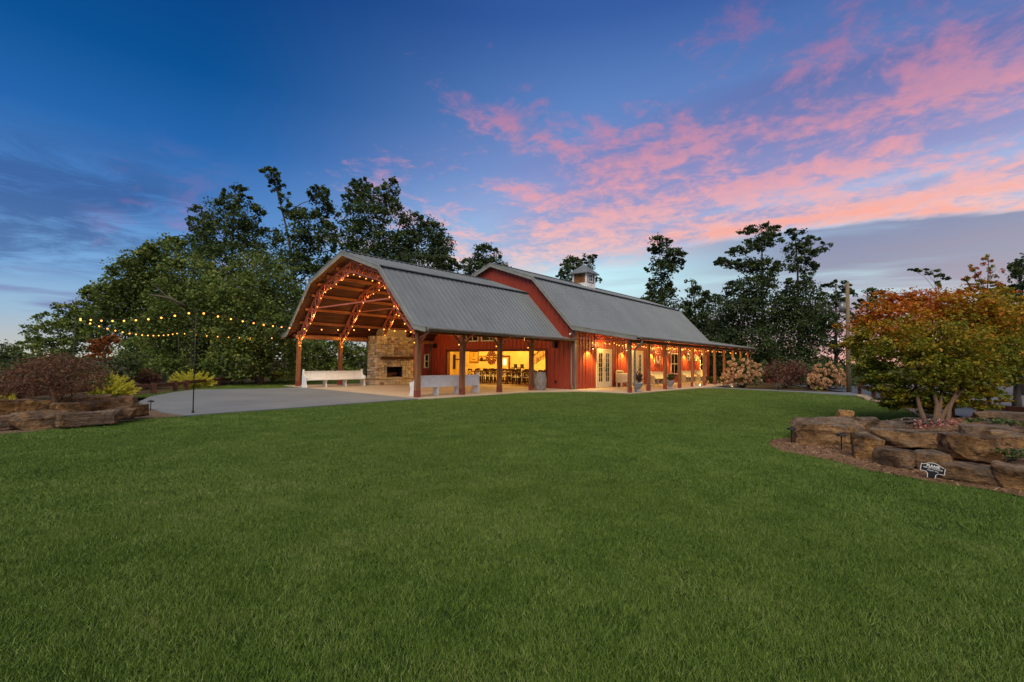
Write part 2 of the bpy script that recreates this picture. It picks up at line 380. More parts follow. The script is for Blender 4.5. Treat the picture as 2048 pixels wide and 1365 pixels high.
m['bark'] = plain('tree_bark', S(108, 98, 84), S(66, 58, 48), 4, .9, .8, (5, 5, .8), bdist=.03)
m['bark2'] = plain('maple_bark', S(118, 92, 68), S(78, 58, 42), 5, .85, .5, (6, 6, .8), bdist=.015)
m['pole_wood'] = plain('pole_wood', S(140, 124, 98), S(106, 92, 70), 3, .85, .4, (8, 8, .4))
m['yellow_wall'] = plain('shiplap_paint', S(230, 206, 142), S(218, 190, 120), 2, .6, .08)
m['floor_wood'] = plain('floor_boards', S(120, 82, 50), S(84, 56, 34), 2, .5, .15, (.5, 6, 6))
m['dark_wood'] = plain('dark_furniture_wood', S(96, 58, 34), S(58, 34, 20), 3, .5, .2, (1, 6, 6))
m['chair'] = plain('dark_chair_wood', S(60, 38, 26), S(36, 24, 18), 4, .5, .2)
m['brown_frame'] = plain('brown_frame_paint', S(112, 54, 34), S(86, 40, 26), 4, .55, .1)
m['canvas'] = plain('painted_canvas', S(214, 176, 96), S(196, 150, 70), 2.5, .7, .1)
m['urn'] = plain('urn_stone', S(176, 176, 174), S(134, 134, 134), 9, .8, .4)
m['black'] = plain('black_plastic', S(28, 28, 28), S(16, 16, 16), 9, .5, .1)
m['lampwhite'] = plain('lamp_enamel', S(206, 196, 176), S(186, 176, 158), 5, .4, .05)
m['mask_red'] = plain('sign_red_paint', S(168, 40, 34), S(140, 30, 26), 6, .6, .1)
t_ = MT('window_glass'); g_ = t_.n('ShaderNodeBsdfGlossy'); g_.inputs[1].default_value = .04; tr_ = t_.n('ShaderNodeBsdfTransparent'); tr_.inputs[0].default_value = (.82, .85, .84, 1)
fr_ = t_.n('ShaderNodeFresnel'); mx_ = t_.n('ShaderNodeMixShader'); t_.l(t_.math('ADD', fr_.outputs[0], .06), mx_.inputs[0]); t_.l(tr_.outputs[0], mx_.inputs[1]); t_.l(g_.outputs[0], mx_.inputs[2]); t_.l(mx_.outputs[0], t_.out.inputs[0])
m['glass'] = t_.m
m['bulb'] = emit('lit_bulb', (1, .34, .055, 1), 5.0); m['bulb'].cycles.emission_sampling = 'NONE'
m['lampglow'] = emit('lit_lamp', (1, .62, .25, 1), 6.0)
m['roomglow'] = emit('lit_room_lamp', (1, .72, .30, 1), 5.0)
m['uplit'] = emit('lit_ground_lamp', (1, .72, .34, 1), 8.0)
# ================================================================== ground
def Z(pts, z): return [(x, y, z) for x, y in pts]
gm = MB(); gm.sheet(Z([(-900, -900), (900, -900), (900, 900), (-900, 900)], -.14)); struct('ground', gm, m['litter'])
SLAB_FRONT = [(-.2, -.5), (.1, -.7), (2.1, -.8), (5.9, -.85), (8.2, -2.0), (8.9, -3.05), (9.05, -4.57), (10.95, -4.76), (14.5, -4.94), (17, -5.12)]
LAWN = [(-22, -4.5), (-16, -2.9), (-11.24, -1.75), (-10.3, -1.42), (-9.69, -1.1), (-8.7, -.62), (-7.97, -.72)]+SLAB_FRONT+[(18.1, -5.95), (17.9, -7.7), (17.56, -10.2), (16.6, -12.3), (15.8, -12.9), (13.46, -13.4), (11.96, -13.95), (10.4, -14.45), (8.4, -14.87), (6.6, -15.0), (3.4, -14.5), (1.2, -13.9), (-.3, -13.0), (-1.3, -12.75), (-1.95, -12.9), (-2.46, -13.2), (-2.69, -13.9), (-3.2, -14.4), (-3.31, -14.83), (-3.49, -15.18), (-3.44, -15.6), (-3.65, -15.94), (-3.9, -17.5), (-5, -20), (-9, -24), (-22, -24)]
LAWN2 = [(-8.3, 7.5), (-7.4, 7.0), (-6, 9.0), (-4.7, 10.42), (-1.5, 9.2), (-.36, 9.35), (-.36, 11.4), (9.4, 11.4), (9.4, 15), (4, 17.6), (1.8, 17.6), (.4, 16.7), (-1.2, 14.7), (-2.8, 13.2), (-3.5, 12.4), (-5.0, 10.5), (-5.6, 10.0), (-6.7, 8.6)]
lm = MB(); lm.sheet(Z(LAWN, -.045)); lm.sheet(Z(LAWN2, -.045)); struct('lawn', lm, m['soil'])
def slab(name, pts, z0, z1, mat):
    b = MB(); b.sheet(Z(pts, z1))
    k = len(pts)
    for i in range(k):
        a, c = pts[i], pts[(i+1) % k]; b.quad((a[0], a[1], z0), (c[0], c[1], z0), (c[0], c[1], z1), (a[0], a[1], z1))
    return struct(name, b, mat)
slab('patio', [(-7.97, -.74), (-.31, -.47), (-.31, 9.25), (-1.5, 9.1), (-4.7, 10.35), (-5.9, 8.95), (-7.1, 7.0), (-7.9, 4.6), (-8.15, 2.1), (-8.2, .5)], -.1, -.004, m['patio'])
slab('pavilion_floor', [(-.3, -.52), (.1, -.72), (2.1, -.82), (5.9, -.87), (8.2, -2.02), (8.9, -3.07), (9.05, -4.59), (9.45, -4.7), (9.45, 11.3), (-.3, 11.3)], -.1, 0, m['slab'])
slab('porch_floor', [(9.46, -4.7), (10.95, -4.78), (14.5, -4.96), (17, -5.14), (31.3, -5.3), (31.3, -1.1), (9.46, -1.1)], -.1, .002, m['slab'])
slab('garden_walk', [(17, -5.2), (18.1, -5.95), (17.9, -7.7), (17.56, -10.2), (16.6, -12.3), (15.9, -12.95), (16.6, -13.1), (19.4, -12.25), (18.9, -11.1), (18.5, -9.8), (18.75, -7.1), (18.9, -5.6), (18.6, -5.25)], -.1, -.01, m['patio'])
b = MB(); b.sheet(Z([(21, -12.0), (16.4, -13.3), (15, -13.85), (12, -15.2), (8.5, -16.0), (6.0, -16.9), (3, -19.5), (1, -24), (12, -26), (14.5, -18.1), (16.2, -17.6), (17.7, -16.2), (27.8, -12.9), (34, -9), (30, -7)], -.08)); struct('driveway', b, m['asphalt'])
b = MB(); b.sheet(Z([(27.8, -12.95), (17.7, -16.25), (16.2, -17.65), (14.5, -18.15), (12, -26), (26, -34), (44, -22), (38, -10), (34, -9.05)], -.1)); struct('gravel_lot', b, m['gravel'])
# left pebble margin and raised bed
b = MB(); b.sheet(Z([(-16, -2.95), (-11.24, -1.77), (-10.3, -1.44), (-9.69, -1.12), (-8.7, -.64), (-7.97, -.75), (-8.1, .5), (-8.1, 2.2), (-8.7, 1.6), (-9.6, .3), (-11, -.2), (-16, -1)], -.03)); struct('pebble_margin', b, m['pebble'])

def mound(name, cx, cy, rx, ry, h, mat, seed, rot=0, n=28):
    b = MB(); idx = {}
    for i in range(n+1):
        r = i/n
        for j in range(40):
            t = 2*math.pi*j/40; x = r*rx*math.cos(t); y = r*ry*math.sin(t)
            xx = cx+x*math.cos(rot)-y*math.sin(rot); yy = cy+x*math.sin(rot)+y*math.cos(rot)
            z = -.06+h*(1-r**3)+.05*mnoise.fractal(Vector((xx*1.7, yy*1.7, seed)), 1, 2, 4)*(1-r*.7)
            b.v.append((xx, yy, z))
    for i in range(n):
        for j in range(40):
            k = (j+1) % 40; b.f.append((i*40+j, i*40+k, (i+1)*40+k, (i+1)*40+j))
    return struct(name, b, mat, True)
mound('left_bed', -12.6, 1.2, 4.2, 2.0, .42, m['mulch'], 3.1, RAD(8))
# right mulch bed: flat apron + mound
b = MB(); b.sheet(Z([(6.6, -15.05), (3.4, -14.55), (1.2, -13.95), (-.3, -13.05), (-1.3, -12.8), (-1.95, -12.95), (-2.46, -13.25), (-2.69, -13.95), (-3.2, -14.45), (-3.31, -14.88), (-3.49, -15.23), (-3.44, -15.65), (-3.65, -15.99), (-3.9, -17.55), (-5, -20.05), (3, -19.5), (6, -16.9)], -.03)); struct('right_bed_apron', b, m['mulch'])
mound('right_bed', 1.9, -16.2, 4.3, 1.7, .38, m['mulch'], 8.7, RAD(-10))

# ================================================================== roofs and walls
def roof_plane(mb, p00, p10, p11, p01, rib=.3, th=.05, rh=.03, rw=.05):
    """p00-p10 runs along the eave, p01-p11 along the top; ribs go up the slope"""
    p00, p10, p11, p01 = map(Vector, (p00, p10, p11, p01)); nrm = (p10-p00).cross(p01-p00).normalized()
    if nrm.z < 0: nrm = -nrm
    mb.prism([p00, p10, p11, p01], -nrm*th)
    L = (p10-p00).length; n = max(2, int(L/rib))
    e = (p10-p00).normalized()*rw/2
    for i in range(n+1):
        t = min(max(i/n, .004), .996); a = p00.lerp(p10, t); c = p01.lerp(p11, t); u = nrm*rh
        mb.poly([a-e, a+e, a+e*.5+u, a-e*.5+u]); mb.quad(a-e, a-e*.5+u, c-e*.5+u, c-e); mb.quad(a+e*.5+u, a+e, c+e, c+e*.5+u); mb.quad(a-e*.5+u, a+e*.5+u, c+e*.5+u, c-e*.5+u)

def siding(mb, axis, pos, s0, s1, top, holes, out, rib=.305, z0=0.0, ribs=True):
    """vertical ribbed cladding; axis 'x': plane x=pos running in y. out=+-1 outward normal sign. top(s)->z"""
    cuts = set([s0, s1]); s = s0
    while s < s1: cuts.add(round(s, 4)); s += rib
    for h in holes: cuts.add(h[0]); cuts.add(h[1])
    for k in KN:
        if s0 < k < s1: cuts.add(k)
    cs = sorted(cuts)
    P = (lambda s, z, d=0: (pos+out*d, s, z)) if axis == 'x' else (lambda s, z, d=0: (s, pos+out*d, z))
    def spans(s):
        r = [(z0, 1e9)]
        for h in holes:
            if h[0]-1e-6 <= s <= h[1]+1e-6:
                nr = []
                for a, c in r:
                    if h[3] <= a or h[2] >= c: nr.append((a, c)); continue
                    if h[2] > a: nr.append((a, h[2]))
                    if h[3] < c: nr.append((h[3], c))
                r = nr
        return r
    for a, c in zip(cs, cs[1:]):
        if c-a < 1e-4: continue
        mid = (a+c)/2
        for lo_, hi_ in spans(mid):
            ta, tc = min(hi_, top(a)), min(hi_, top(c))
            if max(ta, tc) <= lo_: continue
            mb.quad(P(a, lo_), P(c, lo_), P(c, max(tc, lo_)), P(a, max(ta, lo_)))
    if not ribs: return
    s = s0+rib/2
    while s < s1:
        w = .045
        for lo_, hi_ in spans(s):
            t = min(hi_, top(s)-.02)
            if t-lo_ < .05: continue
            mb.quad(P(s-w, lo_, .001), P(s-w*.5, lo_, .036), P(s-w*.5, t, .036), P(s-w, t, .001))
            mb.quad(P(s-w*.5, lo_, .036), P(s+w*.5, lo_, .036), P(s+w*.5, t, .036), P(s-w*.5, t, .036))
            mb.quad(P(s+w*.5, lo_, .036), P(s+w, lo_, .001), P(s+w, t, .001), P(s+w*.5, t, .036))
        s += rib
KN = []
def lerp_profile(pts):
    def f(s):
        for (a, za), (c, zc) in zip(pts, pts[1:]):
            if a <= s <= c: return za+(zc-za)*(s-a)/(c-a)
        return pts[0][1] if s < pts[0][0] else pts[-1][1]
    return f

# ------------------------------------------------------------------ pavilion
PW, PL, SP = 10.266, 9.50, 2.418
OV, FL = .49, 1.09
KY, KZ, BY, BZ, RZ, FZ = -.37, 2.815, 2.17, 5.43, 6.44, 2.685
pav = thing('pavilion', 'open timber pavilion with grey gambrel metal roof and red steel trusses', 'pavilion', (PL/2, PW/2, 0))
right = [(-FL, FZ), (KY, KZ), (BY, BZ), (PW/2, RZ)]; left = [(PW-y, z) for y, z in right]
for nm, prof in (('roof', right), ('roof', left)):
    b = MB()
    for i, ((ya, za), (yb, zb)) in enumerate(zip(prof, prof[1:])):
        lift = (0, .012, .05)[i] if i < 3 else 0
        roof_plane(b, (-OV, ya, za+lift), (PL-.02, ya, za+lift), (PL-.02, yb, zb+lift), (-OV, yb, zb+lift))
    r_ = part(pav, nm, b, m['roof'])
    # break flashing
    s = 1 if prof is right else -1
    f = MB(); yb, zb = prof[2]
    f.bar((-OV-.01, yb-s*.07, zb+.06-.03), (PL-.03, yb-s*.07, zb+.03), .16, .035); part(r_, 'flashing', f, m['trim']) if False else part(pav, 'flashing', f, m['roof'])
f = MB(); f.bar((-OV-.01, PW/2, RZ+.07), (PL-.03, PW/2, RZ+.07), .32, .03); part(pav, 'ridge_cap', f, m['roof'])
# decking under the sheets
for prof in (right, left):
    b = MB()
    for (ya, za), (yb, zb) in zip(prof, prof[1:]):
        d = Vector((0, yb-ya, zb-za)); nrm = Vector((0, -d.z, d.y)).normalized()
        if nrm.z > 0: nrm = -nrm
        n = max(1, int(d.length/.19)); o = nrm*.055
        for i in range(n):                       # separate boards
            a0 = Vector((0, ya, za))+d*((i+.03)/n)+o; a1 = Vector((0, ya, za))+d*((i+.97)/n)+o
            b.prism([Vector((-OV+.03, a0.y, a0.z)), Vector((PL-.03, a0.y, a0.z)), Vector((PL-.03, a1.y, a1.z)), Vector((-OV+.03, a1.y, a1.z))], nrm*.036)
    part(pav, 'deck_boards', b, m['deck'], kind='stuff')
# rake fascia
for prof in (right, left):
    b = MB()
    for (ya, za), (yb, zb) in zip(prof, prof[1:]):
        b.bar((-OV-.02, ya, za-.07), (-OV-.02, yb, zb-.05), .035, .20, up=(1, 0, 0)) if False else b.prism([(-OV-.045, ya, za-.15), (-OV-.045, yb, zb-.15), (-OV-.045, yb, zb+.075), (-OV-.045, ya, za+.05)], (.04, 0, 0))
        b.prism([(-OV-.06, ya, za+.02), (-OV-.06, yb, zb+.045), (-OV-.06, yb, zb+.09), (-OV-.06, ya, za+.065)], (.10, 0, 0))
    part(pav, 'fascia', b, m['trim'])
# purlins
def on_prof(prof, y, drop):
    f_ = lerp_profile(sorted(prof)); return f_(y)-drop
for y in (6.2, 7.1, 7.95, 8.55, 9.2, 9.85, 10.5):
    for yy in (y, PW-y):
        z = on_prof(right if yy < PW/2 else left, yy, .20)
        b = MB(); b.box(-.22, PL-.05, yy-.045, yy+.045, z-.09, z+.05); part(pav, 'purlin', b, m['purlin'])
# bents: posts + steel truss
outer = [(PW-.05, 2.72), (9.48, 3.62), (8.26, 5.02), (PW/2, 6.08)]
inner = [(10.06, 2.5), (8.99, 3.42), (8.46, 4.05), (7.78, 4.86), (PW/2, 5.62)]
def path_pts(pts, n):
    seg = [math.dist(a, c) for a, c in zip(pts, pts[1:])]; T = sum(seg); out = []
    for i in range(n+1):
        s = T*i/n; k = 0
        while k < len(seg)-1 and s > seg[k]: s -= seg[k]; k += 1
        t = s/seg[k]; out.append((pts[k][0]+(pts[k+1][0]-pts[k][0])*t, pts[k][1]+(pts[k+1][1]-pts[k][1])*t))
    return out
BENT_X = [0, SP, 2*SP, 3*SP]
for ix, X in enumerate(BENT_X):
    for side in (0, 1):
        Y = 0 if side == 0 else PW
        if side == 1 and ix == 2: continue
        zt = 2.62 if True else 0
        b = MB(); b.box(X-.092, X+.092, Y-.092, Y+.092, 0, 2.98); po = part(pav, 'post', b, m['wood_post'])
        b = MB(); b.box(X-.1, X+.1, Y-.1, Y+.1, .001, .27); part(po, 'post_base', b, m['post_base'])
    fl = lambda p: (PW-p[0], p[1])
    for mir in (False, True):
        g = fl if mir else (lambda p: p)
        ch = MB(); wb = MB(); po_, pi_ = path_pts(outer, 20), path_pts(inner, 20)
        for pp in (outer, inner):
            for a, c in zip(pp, pp[1:]):
                for dx in (-.03, .03):
                    ch.bar((X+dx, *g(a)), (X+dx, *g(c)), .03, .055)
        for i in range(20):
            a, c = (po_[i], pi_[i+1]) if i % 2 == 0 else (pi_[i], po_[i+1])
            wb.bar((X, *g(a)), (X, *g(c)), .034, .034)
            if i % 3 == 0: wb.bar((X, *g(po_[i])), (X, *g(pi_[i])), .032, .032)
        tr = part(pav, 'truss', ch, m['truss']); part(tr, 'web', wb, m['truss'])
    b = MB(); b.bar((X, 2.02, 4.1), (X, PW-2.02, 4.1), .06, .06); part(pav, 'tie_beam', b, m['truss'])
# eave plates and knee braces
for Y in (0, PW):
    b = MB(); b.box(-.2, PL-.04, Y-.06, Y+.06, 2.56, 2.74); part(pav, 'eave_beam', b, m['wood_post'])
for X in BENT_X:
    for s in (-1, 1):
        if X == 0 and s < 0: continue
        b = MB(); b.bar((X+s*.1, 0, 2.15), (X+s*.5, 0, 2.56), .05, .07); part(pav, 'knee_brace', b, m['wood_post'])
    b = MB(); b.bar((X, -.1, 2.35), (X, -.85, 2.66), .05, .06); part(pav, 'eave_strut', b, m['truss'])
# gutter
def gutter(parent, x0, x1, y, z, s=-1):
    b = MB(); pr = [(0, 0), (s*.13, .0), (s*.15, -.05), (s*.10, -.13), (0, -.13)]
    b.prism([(x0, y+a, z+c) for a, c in pr], (x1-x0, 0, 0)); return part(parent, 'gutter', b, m['gutter'])
gutter(pav, -OV+.02, PL-.03, -FL-.005, FZ+.02)
gutter(pav, -OV+.02, PL-.03, PW+FL+.005, FZ+.02, 1)

# ------------------------------------------------------------------ barn
BX0, BX1 = 9.514, 30.72
C0, BH, BBY, BBZ, BRY, BRZ = -1.184, 3.317, 1.58, 6.277, 4.88, 7.435
PD, PZ, LY = -4.85, 2.70, 14.6
BOV = .26
barn = thing('barn', 'long red metal barn with grey gambrel roof, cupola and covered front porch', 'barn', ((BX0+BX1)/2, BRY, 0))
bright = [(PD, PZ), (C0, BH), (BBY, BBZ), (BRY, BRZ)]; bleft = [(2*BRY-y, z) for y, z in bright]
for prof in (bright, bleft):
    b = MB()
    for i, ((ya, za), (yb, zb)) in enumerate(zip(prof, prof[1:])):
        lift = (0, .012, .05)[i]
        roof_plane(b, (BX0-BOV, ya, za+lift), (BX1+BOV, ya, za+lift), (BX1+BOV, yb, zb+lift), (BX0-BOV, yb, zb+lift))
    part(barn, 'roof', b, m['roof'])
    s = 1 if prof is bright else -1
    f = MB(); yb, zb = prof[2]; f.bar((BX0-BOV-.01, yb-s*.07, zb+.03), (BX1+BOV, yb-s*.07, zb+.03), .16, .035); part(barn, 'flashing', f, m['roof'])
    for xx, sg in ((BX0-BOV, -1), (BX1+BOV, 1)):
        b = MB()
        for (ya, za), (yb, zb) in zip(prof, prof[1:]):
            b.prism([(xx+sg*.005, ya, za-.15), (xx+sg*.005, yb, zb-.15), (xx+sg*.005, yb, zb+.075), (xx+sg*.005, ya, za+.05)], (sg*.04, 0, 0))
            b.prism([(xx-sg*.05, ya, za+.03), (xx-sg*.05, yb, zb+.055), (xx-sg*.05, yb, zb+.1), (xx-sg*.05, ya, za+.075)], (sg*.11, 0, 0))
        part(barn, 'fascia', b, m['trim'])
f = MB(); f.bar((BX0-BOV, BRY, BRZ+.07), (BX1+BOV, BRY, BRZ+.07), .34, .03); part(barn, 'ridge_cap', f, m['roof'])
gutter(barn, BX0+.1, BX1+BOV, PD-.005, PZ+.03)
prof_all = sorted(set(bright+bleft)); gtop0 = lerp_profile(prof_all)
gtop = lambda s: gtop0(s)-.05
KN = [p[0] for p in prof_all]
OP = (.66, 9.14, 0, 2.2)                    # big opening in the gable
UPW = [(4.43, 5.81, 2.72, 3.4), (6.1, 7.22, 2.72, 3.4)]
SMW = (10.98, 11.44, .93, 1.86)
b = MB(); siding(b, 'x', BX0, C0, LY, gtop, [OP, SMW]+UPW, -1); part(barn, 'gable_wall', b, m['red'])
b = MB(); siding(b, 'x', BX1, C0, LY, gtop, [], 1); part(barn, 'end_wall', b, m['red'])
KN = []
DOORS = [(11.66, 13.43), (16.0, 17.66)]
WINS = [(22.36, 23.76, .64, 2.16), (25.53, 26.14, 1.70, 2.15), (27.2, 27.6, 1.70, 2.12), (28.54, 29.9, .62, 2.12)]
fh = [(a, c, 0, 2.24) for a, c in DOORS]+[(a, c, d, e) for a, c, d, e in WINS]
b = MB(); siding(b, 'y', C0, BX0, BX1, lambda s: BH-.06, fh, -1); part(barn, 'front_wall', b, m['red'])
b = MB(); siding(b, 'y', LY, BX0, BX1, lambda s: PZ-.05, [], 1); part(barn, 'rear_wall', b, m['red'])
# porch ceiling
b = MB(); b.prism([(BX0-BOV+.05, PD+.05, PZ-.08), (BX1+BOV-.05, PD+.05, PZ-.08), (BX1+BOV-.05, C0-.01, BH-.10), (BX0-BOV+.05, C0-.01, BH-.10)], (0, 0, -.03)); part(barn, 'porch_ceiling', b, m['deck'])
for k in range(11):
    X = BX0+k*2.121
    b = MB(); b.box(X-.075, X+.075, -4.425, -4.275, .002, 2.60); po = part(barn, 'porch_post', b, m['wood_post'])
    b = MB(); b.box(X-.082, X+.082, -4.432, -4.268, .003, .27); part(po, 'post_base', b, m['post_base'])
    b = MB()                                   # porch truss running back to the wall
    for dx in (-.025, .025):
        b.bar((X+dx, -4.3, 2.66), (X+dx, C0-.02, 3.14), .02, .045); b.bar((X+dx, -4.3, 2.50), (X+dx, C0-.02, 2.76), .02, .04)
    tr = part(barn, 'porch_truss', b, m['truss']); w_ = MB(); n = 9
    for i in range(n):
        ya, yb = -4.3+(C0+4.3)*i/n, -4.3+(C0+4.3)*(i+1)/n
        za = 2.66+.48*i/n, 2.50+.26*i/n; zb = 2.66+.48*(i+1)/n, 2.50+.26*(i+1)/n
        w_.bar((X, ya, za[i % 2]), (X, yb, zb[(i+1) % 2]), .022, .036)
    part(tr, 'web', w_, m['truss'])
b = MB(); b.box(BX0-.2, BX1+.1, -4.41, -4.29, 2.44, 2.60); part(barn, 'porch_beam', b, m['wood_post'])
# corner trims
for (x, y, h) in ((BX0, C0, BH-.12), (BX1, C0, BH-.12)):
    b = MB(); b.box(x-.03, x+.1, y-.03, y+.1, .0, h) ; part(barn, 'corner_trim', b, m['gutter'])
def downspout(parent, pts):
    b = MB(); b.tube(pts, .045, 8); return part(parent, 'downspout', b, m['gutter'], True)
downspout(barn, [(BX0-.12, C0+.16, 2.52), (BX0-.12, C0+.16, .25), (BX0-.18, C0+.06, .1), (BX0-.32, C0-.05, .05)])
downspout(barn, [(9.75, -4.93, 2.62), (9.72, -4.88, 2.42), (9.64, -4.62, 2.2), (9.63, -4.56, 2.0), (9.63, -4.56, .25), (9.6, -4.66, .08)])
downspout(barn, [(BX1+.2, -4.93, 2.62), (BX1+.16, -4.8, 2.42), (BX1+.14, -4.52, 2.25), (BX1+.14, -4.5, .2)])
downspout(barn, [(BX0-.06, 10.78, 2.9), (BX0-.06, 10.78, .1)])
# opening frame
b = MB(); b.box(BX0-.06, BX0+.2, OP[0]-.0, OP[1], 2.06, 2.20); part(barn, 'opening_header', b, m['brown_frame'])
for y0, y1 in ((OP[0], OP[0]+.1), (OP[1]-.16, OP[1])):
    b = MB(); b.box(BX0-.05, BX0+.2, y0+.001, y1-.001, .01, 2.06); part(barn, 'opening_jamb', b, m['brown_frame'])
b = MB(); b.box(BX0-.04, BX0+.06, OP[0]+.1, OP[1]-.16, .003, .02); part(barn, 'threshold', b, m['brown_frame'])
# windows
def window(parent, plane_axis, pos, s0, s1, z0, z1, nx, nz, out, fm=None):
    fm = fm or m['cream']; P = (lambda a, c, d0, d1: (min(pos+out*d0, pos+out*d1), max(pos+out*d0, pos+out*d1), a[0], a[1], c[0], c[1])) if plane_axis == 'x' else (lambda a, c, d0, d1: (a[0], a[1], min(pos+out*d0, pos+out*d1), max(pos+out*d0, pos+out*d1), c[0], c[1]))
    w = .07; b = MB()
    b.box(*P((s0-.03, s1+.03), (z0-.03, z0+w-.03), -.06, .045)); b.box(*P((s0-.03, s1+.03), (z1-w+.03, z1+.03), -.06, .045))
    b.box(*P((s0-.03, s0+w-.03), (z0+w-.03, z1-w+.03), -.06, .044)); b.box(*P((s1-w+.03, s1+.03), (z0+w-.03, z1-w+.03), -.06, .044))
    wi = part(parent, 'window', b, fm)
    b = MB()
    for i in range(1, nx):
        s = s0+(s1-s0)*i/nx; b.box(*P((s-.018, s+.018), (z0+.04, z1-.04), -.03, .012))
    for i in range(1, nz):
        z = z0+(z1-z0)*i/nz; h = .032 if (nz == 2 and i == 1) else .014; b.box(*P((s0+.04, s1-.04), (z-h, z+h), -.031, .016))
    if b.v: part(wi, 'muntin', b, fm)
    b = MB(); b.box(*P((s0+.02, s1-.02), (z0+.02, z1-.02), -.015, -.009)); part(wi, 'pane', b, m['glass'])
    return wi
for h in UPW: window(barn, 'x', BX0, *h, 2, 1, -1)
window(barn, 'x', BX0, *SMW, 1, 2, -1)
for h in WINS: window(barn, 'y', C0, *h, 2 if h[1]-h[0] > .8 else 1, 2, -1)
# french doors
for (a, c) in DOORS:
    b = MB(); b.box(a, c, C0-.05, C0+.1, 2.16, 2.24); b.box(a, a+.08, C0-.05, C0+.1, .01, 2.16); b.box(c-.08, c, C0-.05, C0+.1, .01, 2.16)
    d = part(barn, 'french_door', b, m['cream']); mid = (a+c)/2
    for (l0, l1) in ((a+.085, mid-.004), (mid+.004, c-.085)):
        b = MB(); y0, y1 = C0-.035, C0+.02; st = .19
        b.box(l0, l0+st, y0, y1, .02, 2.15); b.box(l1-st, l1, y0, y1, .02, 2.15); b.box(l0+st, l1-st, y0, y1, .02, .34); b.box(l0+st, l1-st, y0, y1, 1.98, 2.15)
        part(d, 'door_leaf', b, m['cream'])
        b = MB()
        for i in range(1, 6): z = .34+1.64*i/6; b.box(l0+st, l1-st, y0+.01, y1-.005, z-.012, z+.012)
        xm = (l0+l1)/2; b.box(xm-.01, xm+.01, y0+.011, y1-.006, .34, 1.98); part(d, 'muntin', b, m['cream'])
        b = MB(); b.box(l0+st, l1-st, C0-.012, C0-.006, .34, 1.98); part(d, 'pane', b, m['glass'])
    b = MB(); b.tube([(mid+.07, C0-.04, .98), (mid+.07, C0-.08, .98)], .035, 10); b.tube([(mid+.07, C0-.04, 1.13), (mid+.07, C0-.065, 1.13)], .03, 10); part(d, 'handle', b, m['iron'])
# interior rooms
b = MB(); b.box(BX0+.02, BX1-.05, C0+.1, LY-.05, -.05, .012); part(barn, 'inner_floor', b, m['floor_wood'])
XB = 15.0
def shiplap(mb, axis, pos, s0, s1, z0, z1, out):
    z = z0; 
    while z < z1-.01:
        zz = min(z+.17, z1)
        if axis == 'x': mb.box(min(pos, pos+out*.02), max(pos, pos+out*.02), s0, s1, z+.006, zz)
        else: mb.box(s0, s1, min(pos, pos+out*.02), max(pos, pos+out*.02), z+.006, zz)
        z = zz
b = MB(); shiplap(b, 'x', XB, C0+.13, LY-.1, .02, 2.78, -1); part(barn, 'shiplap_wall', b, m['yellow_wall'], kind='stuff')
b = MB(); shiplap(b, 'y', LY-.12, BX0+.1, XB-.03, .02, 2.55, -1); part(barn, 'shiplap_side', b, m['yellow_wall'], kind='stuff')
b = MB(); b.box(BX0+.6, XB+.1, C0+.12, LY-.06, 2.80, 2.84); b.box(XB+.1, BX1-.06, C0+.12, LY-.06, 2.8, 2.84); part(barn, 'inner_ceiling', b, m['yellow_wall'])
KN = []
b = MB(); siding(b, 'y', C0+.11, BX0+.1, BX1-.05, lambda s: 2.8, fh, 1, ribs=False); part(barn, 'inner_front_wall', b, m['yellow_wall'])
b = MB(); b.box(XB+.12, BX1-.1, 4.6, 4.7, .02, 2.8); b.box(XB+.02, XB+.1, C0+.12, LY-.1, .02, 2.8); b.box(21.0, 21.08, C0+.13, 4.6, .02, 2.8); part(barn, 'partition', b, m['yellow_wall'])
KN = [BRY]; b = MB(); siding(b, 'x', BX0+.09, C0, LY-.1, lambda s: 2.8, [OP, SMW], 1, ribs=False); part(barn, 'inner_gable_wall', b, m['yellow_wall']); KN = []

# cupola
cup = part(barn, 'cupola', MB().box(19.35, 20.65, 4.23, 5.53, 6.9, 7.62), m['white'])
b = MB(); b.box(19.42, 20.58, 4.30, 5.46, 7.62, 8.42); part(cup, 'cupola_core', b, m['shingle'])
for (x, y) in ((19.35, 4.23), (20.52, 4.23), (19.35, 5.40), (20.52, 5.40)):
    b = MB(); b.box(x-.004, x+.13+.004, y-.004, y+.13+.004, 7.60, 8.44); part(cup, 'corner_board', b, m['white'])
rs = random.Random(4); 
for row in range(6):
    z = 7.63+row*.135; y = 4.37
    while y < 5.38:
        w_ = rs.uniform(.1, .2); y1 = min(y+w_, 5.395)
        b = MB(); b.prism([(19.39, y+.004, z), (19.39, y1-.004, z), (19.415, y1-.004, z+.15), (19.415, y+.004, z+.15)], (.02, 0, 0)); part(cup, 'shingle', b, m['shingle']); y = y1
    x = 19.5
    while x < 20.5:
        w_ = rs.uniform(.1, .2); x1 = min(x+w_, 20.515)
        if not (x1 > 19.66 and x < 20.34 and 7.7 < z+.1 and z < 8.36):
            b = MB(); b.prism([(x+.004, 4.27, z), (x1-.004, 4.27, z), (x1-.004, 4.295, z+.15), (x+.004, 4.295, z+.15)], (0, .02, 0)); part(cup, 'shingle', b, m['shingle'])
        x = x1
b = MB(); b.box(19.68, 20.32, 4.24, 4.30, 7.72, 7.80); b.box(19.68, 20.32, 4.24, 4.30, 8.28, 8.36); b.box(19.68, 19.77, 4.24, 4.30, 7.80, 8.28); b.box(20.23, 20.32, 4.24, 4.30, 7.80, 8.28); b.box(19.77, 20.23, 4.25, 4.29, 8.02, 8.06); b.box(19.98, 20.02, 4.251, 4.289, 7.80, 8.28); part(cup, 'cupola_window', b, m['white'])
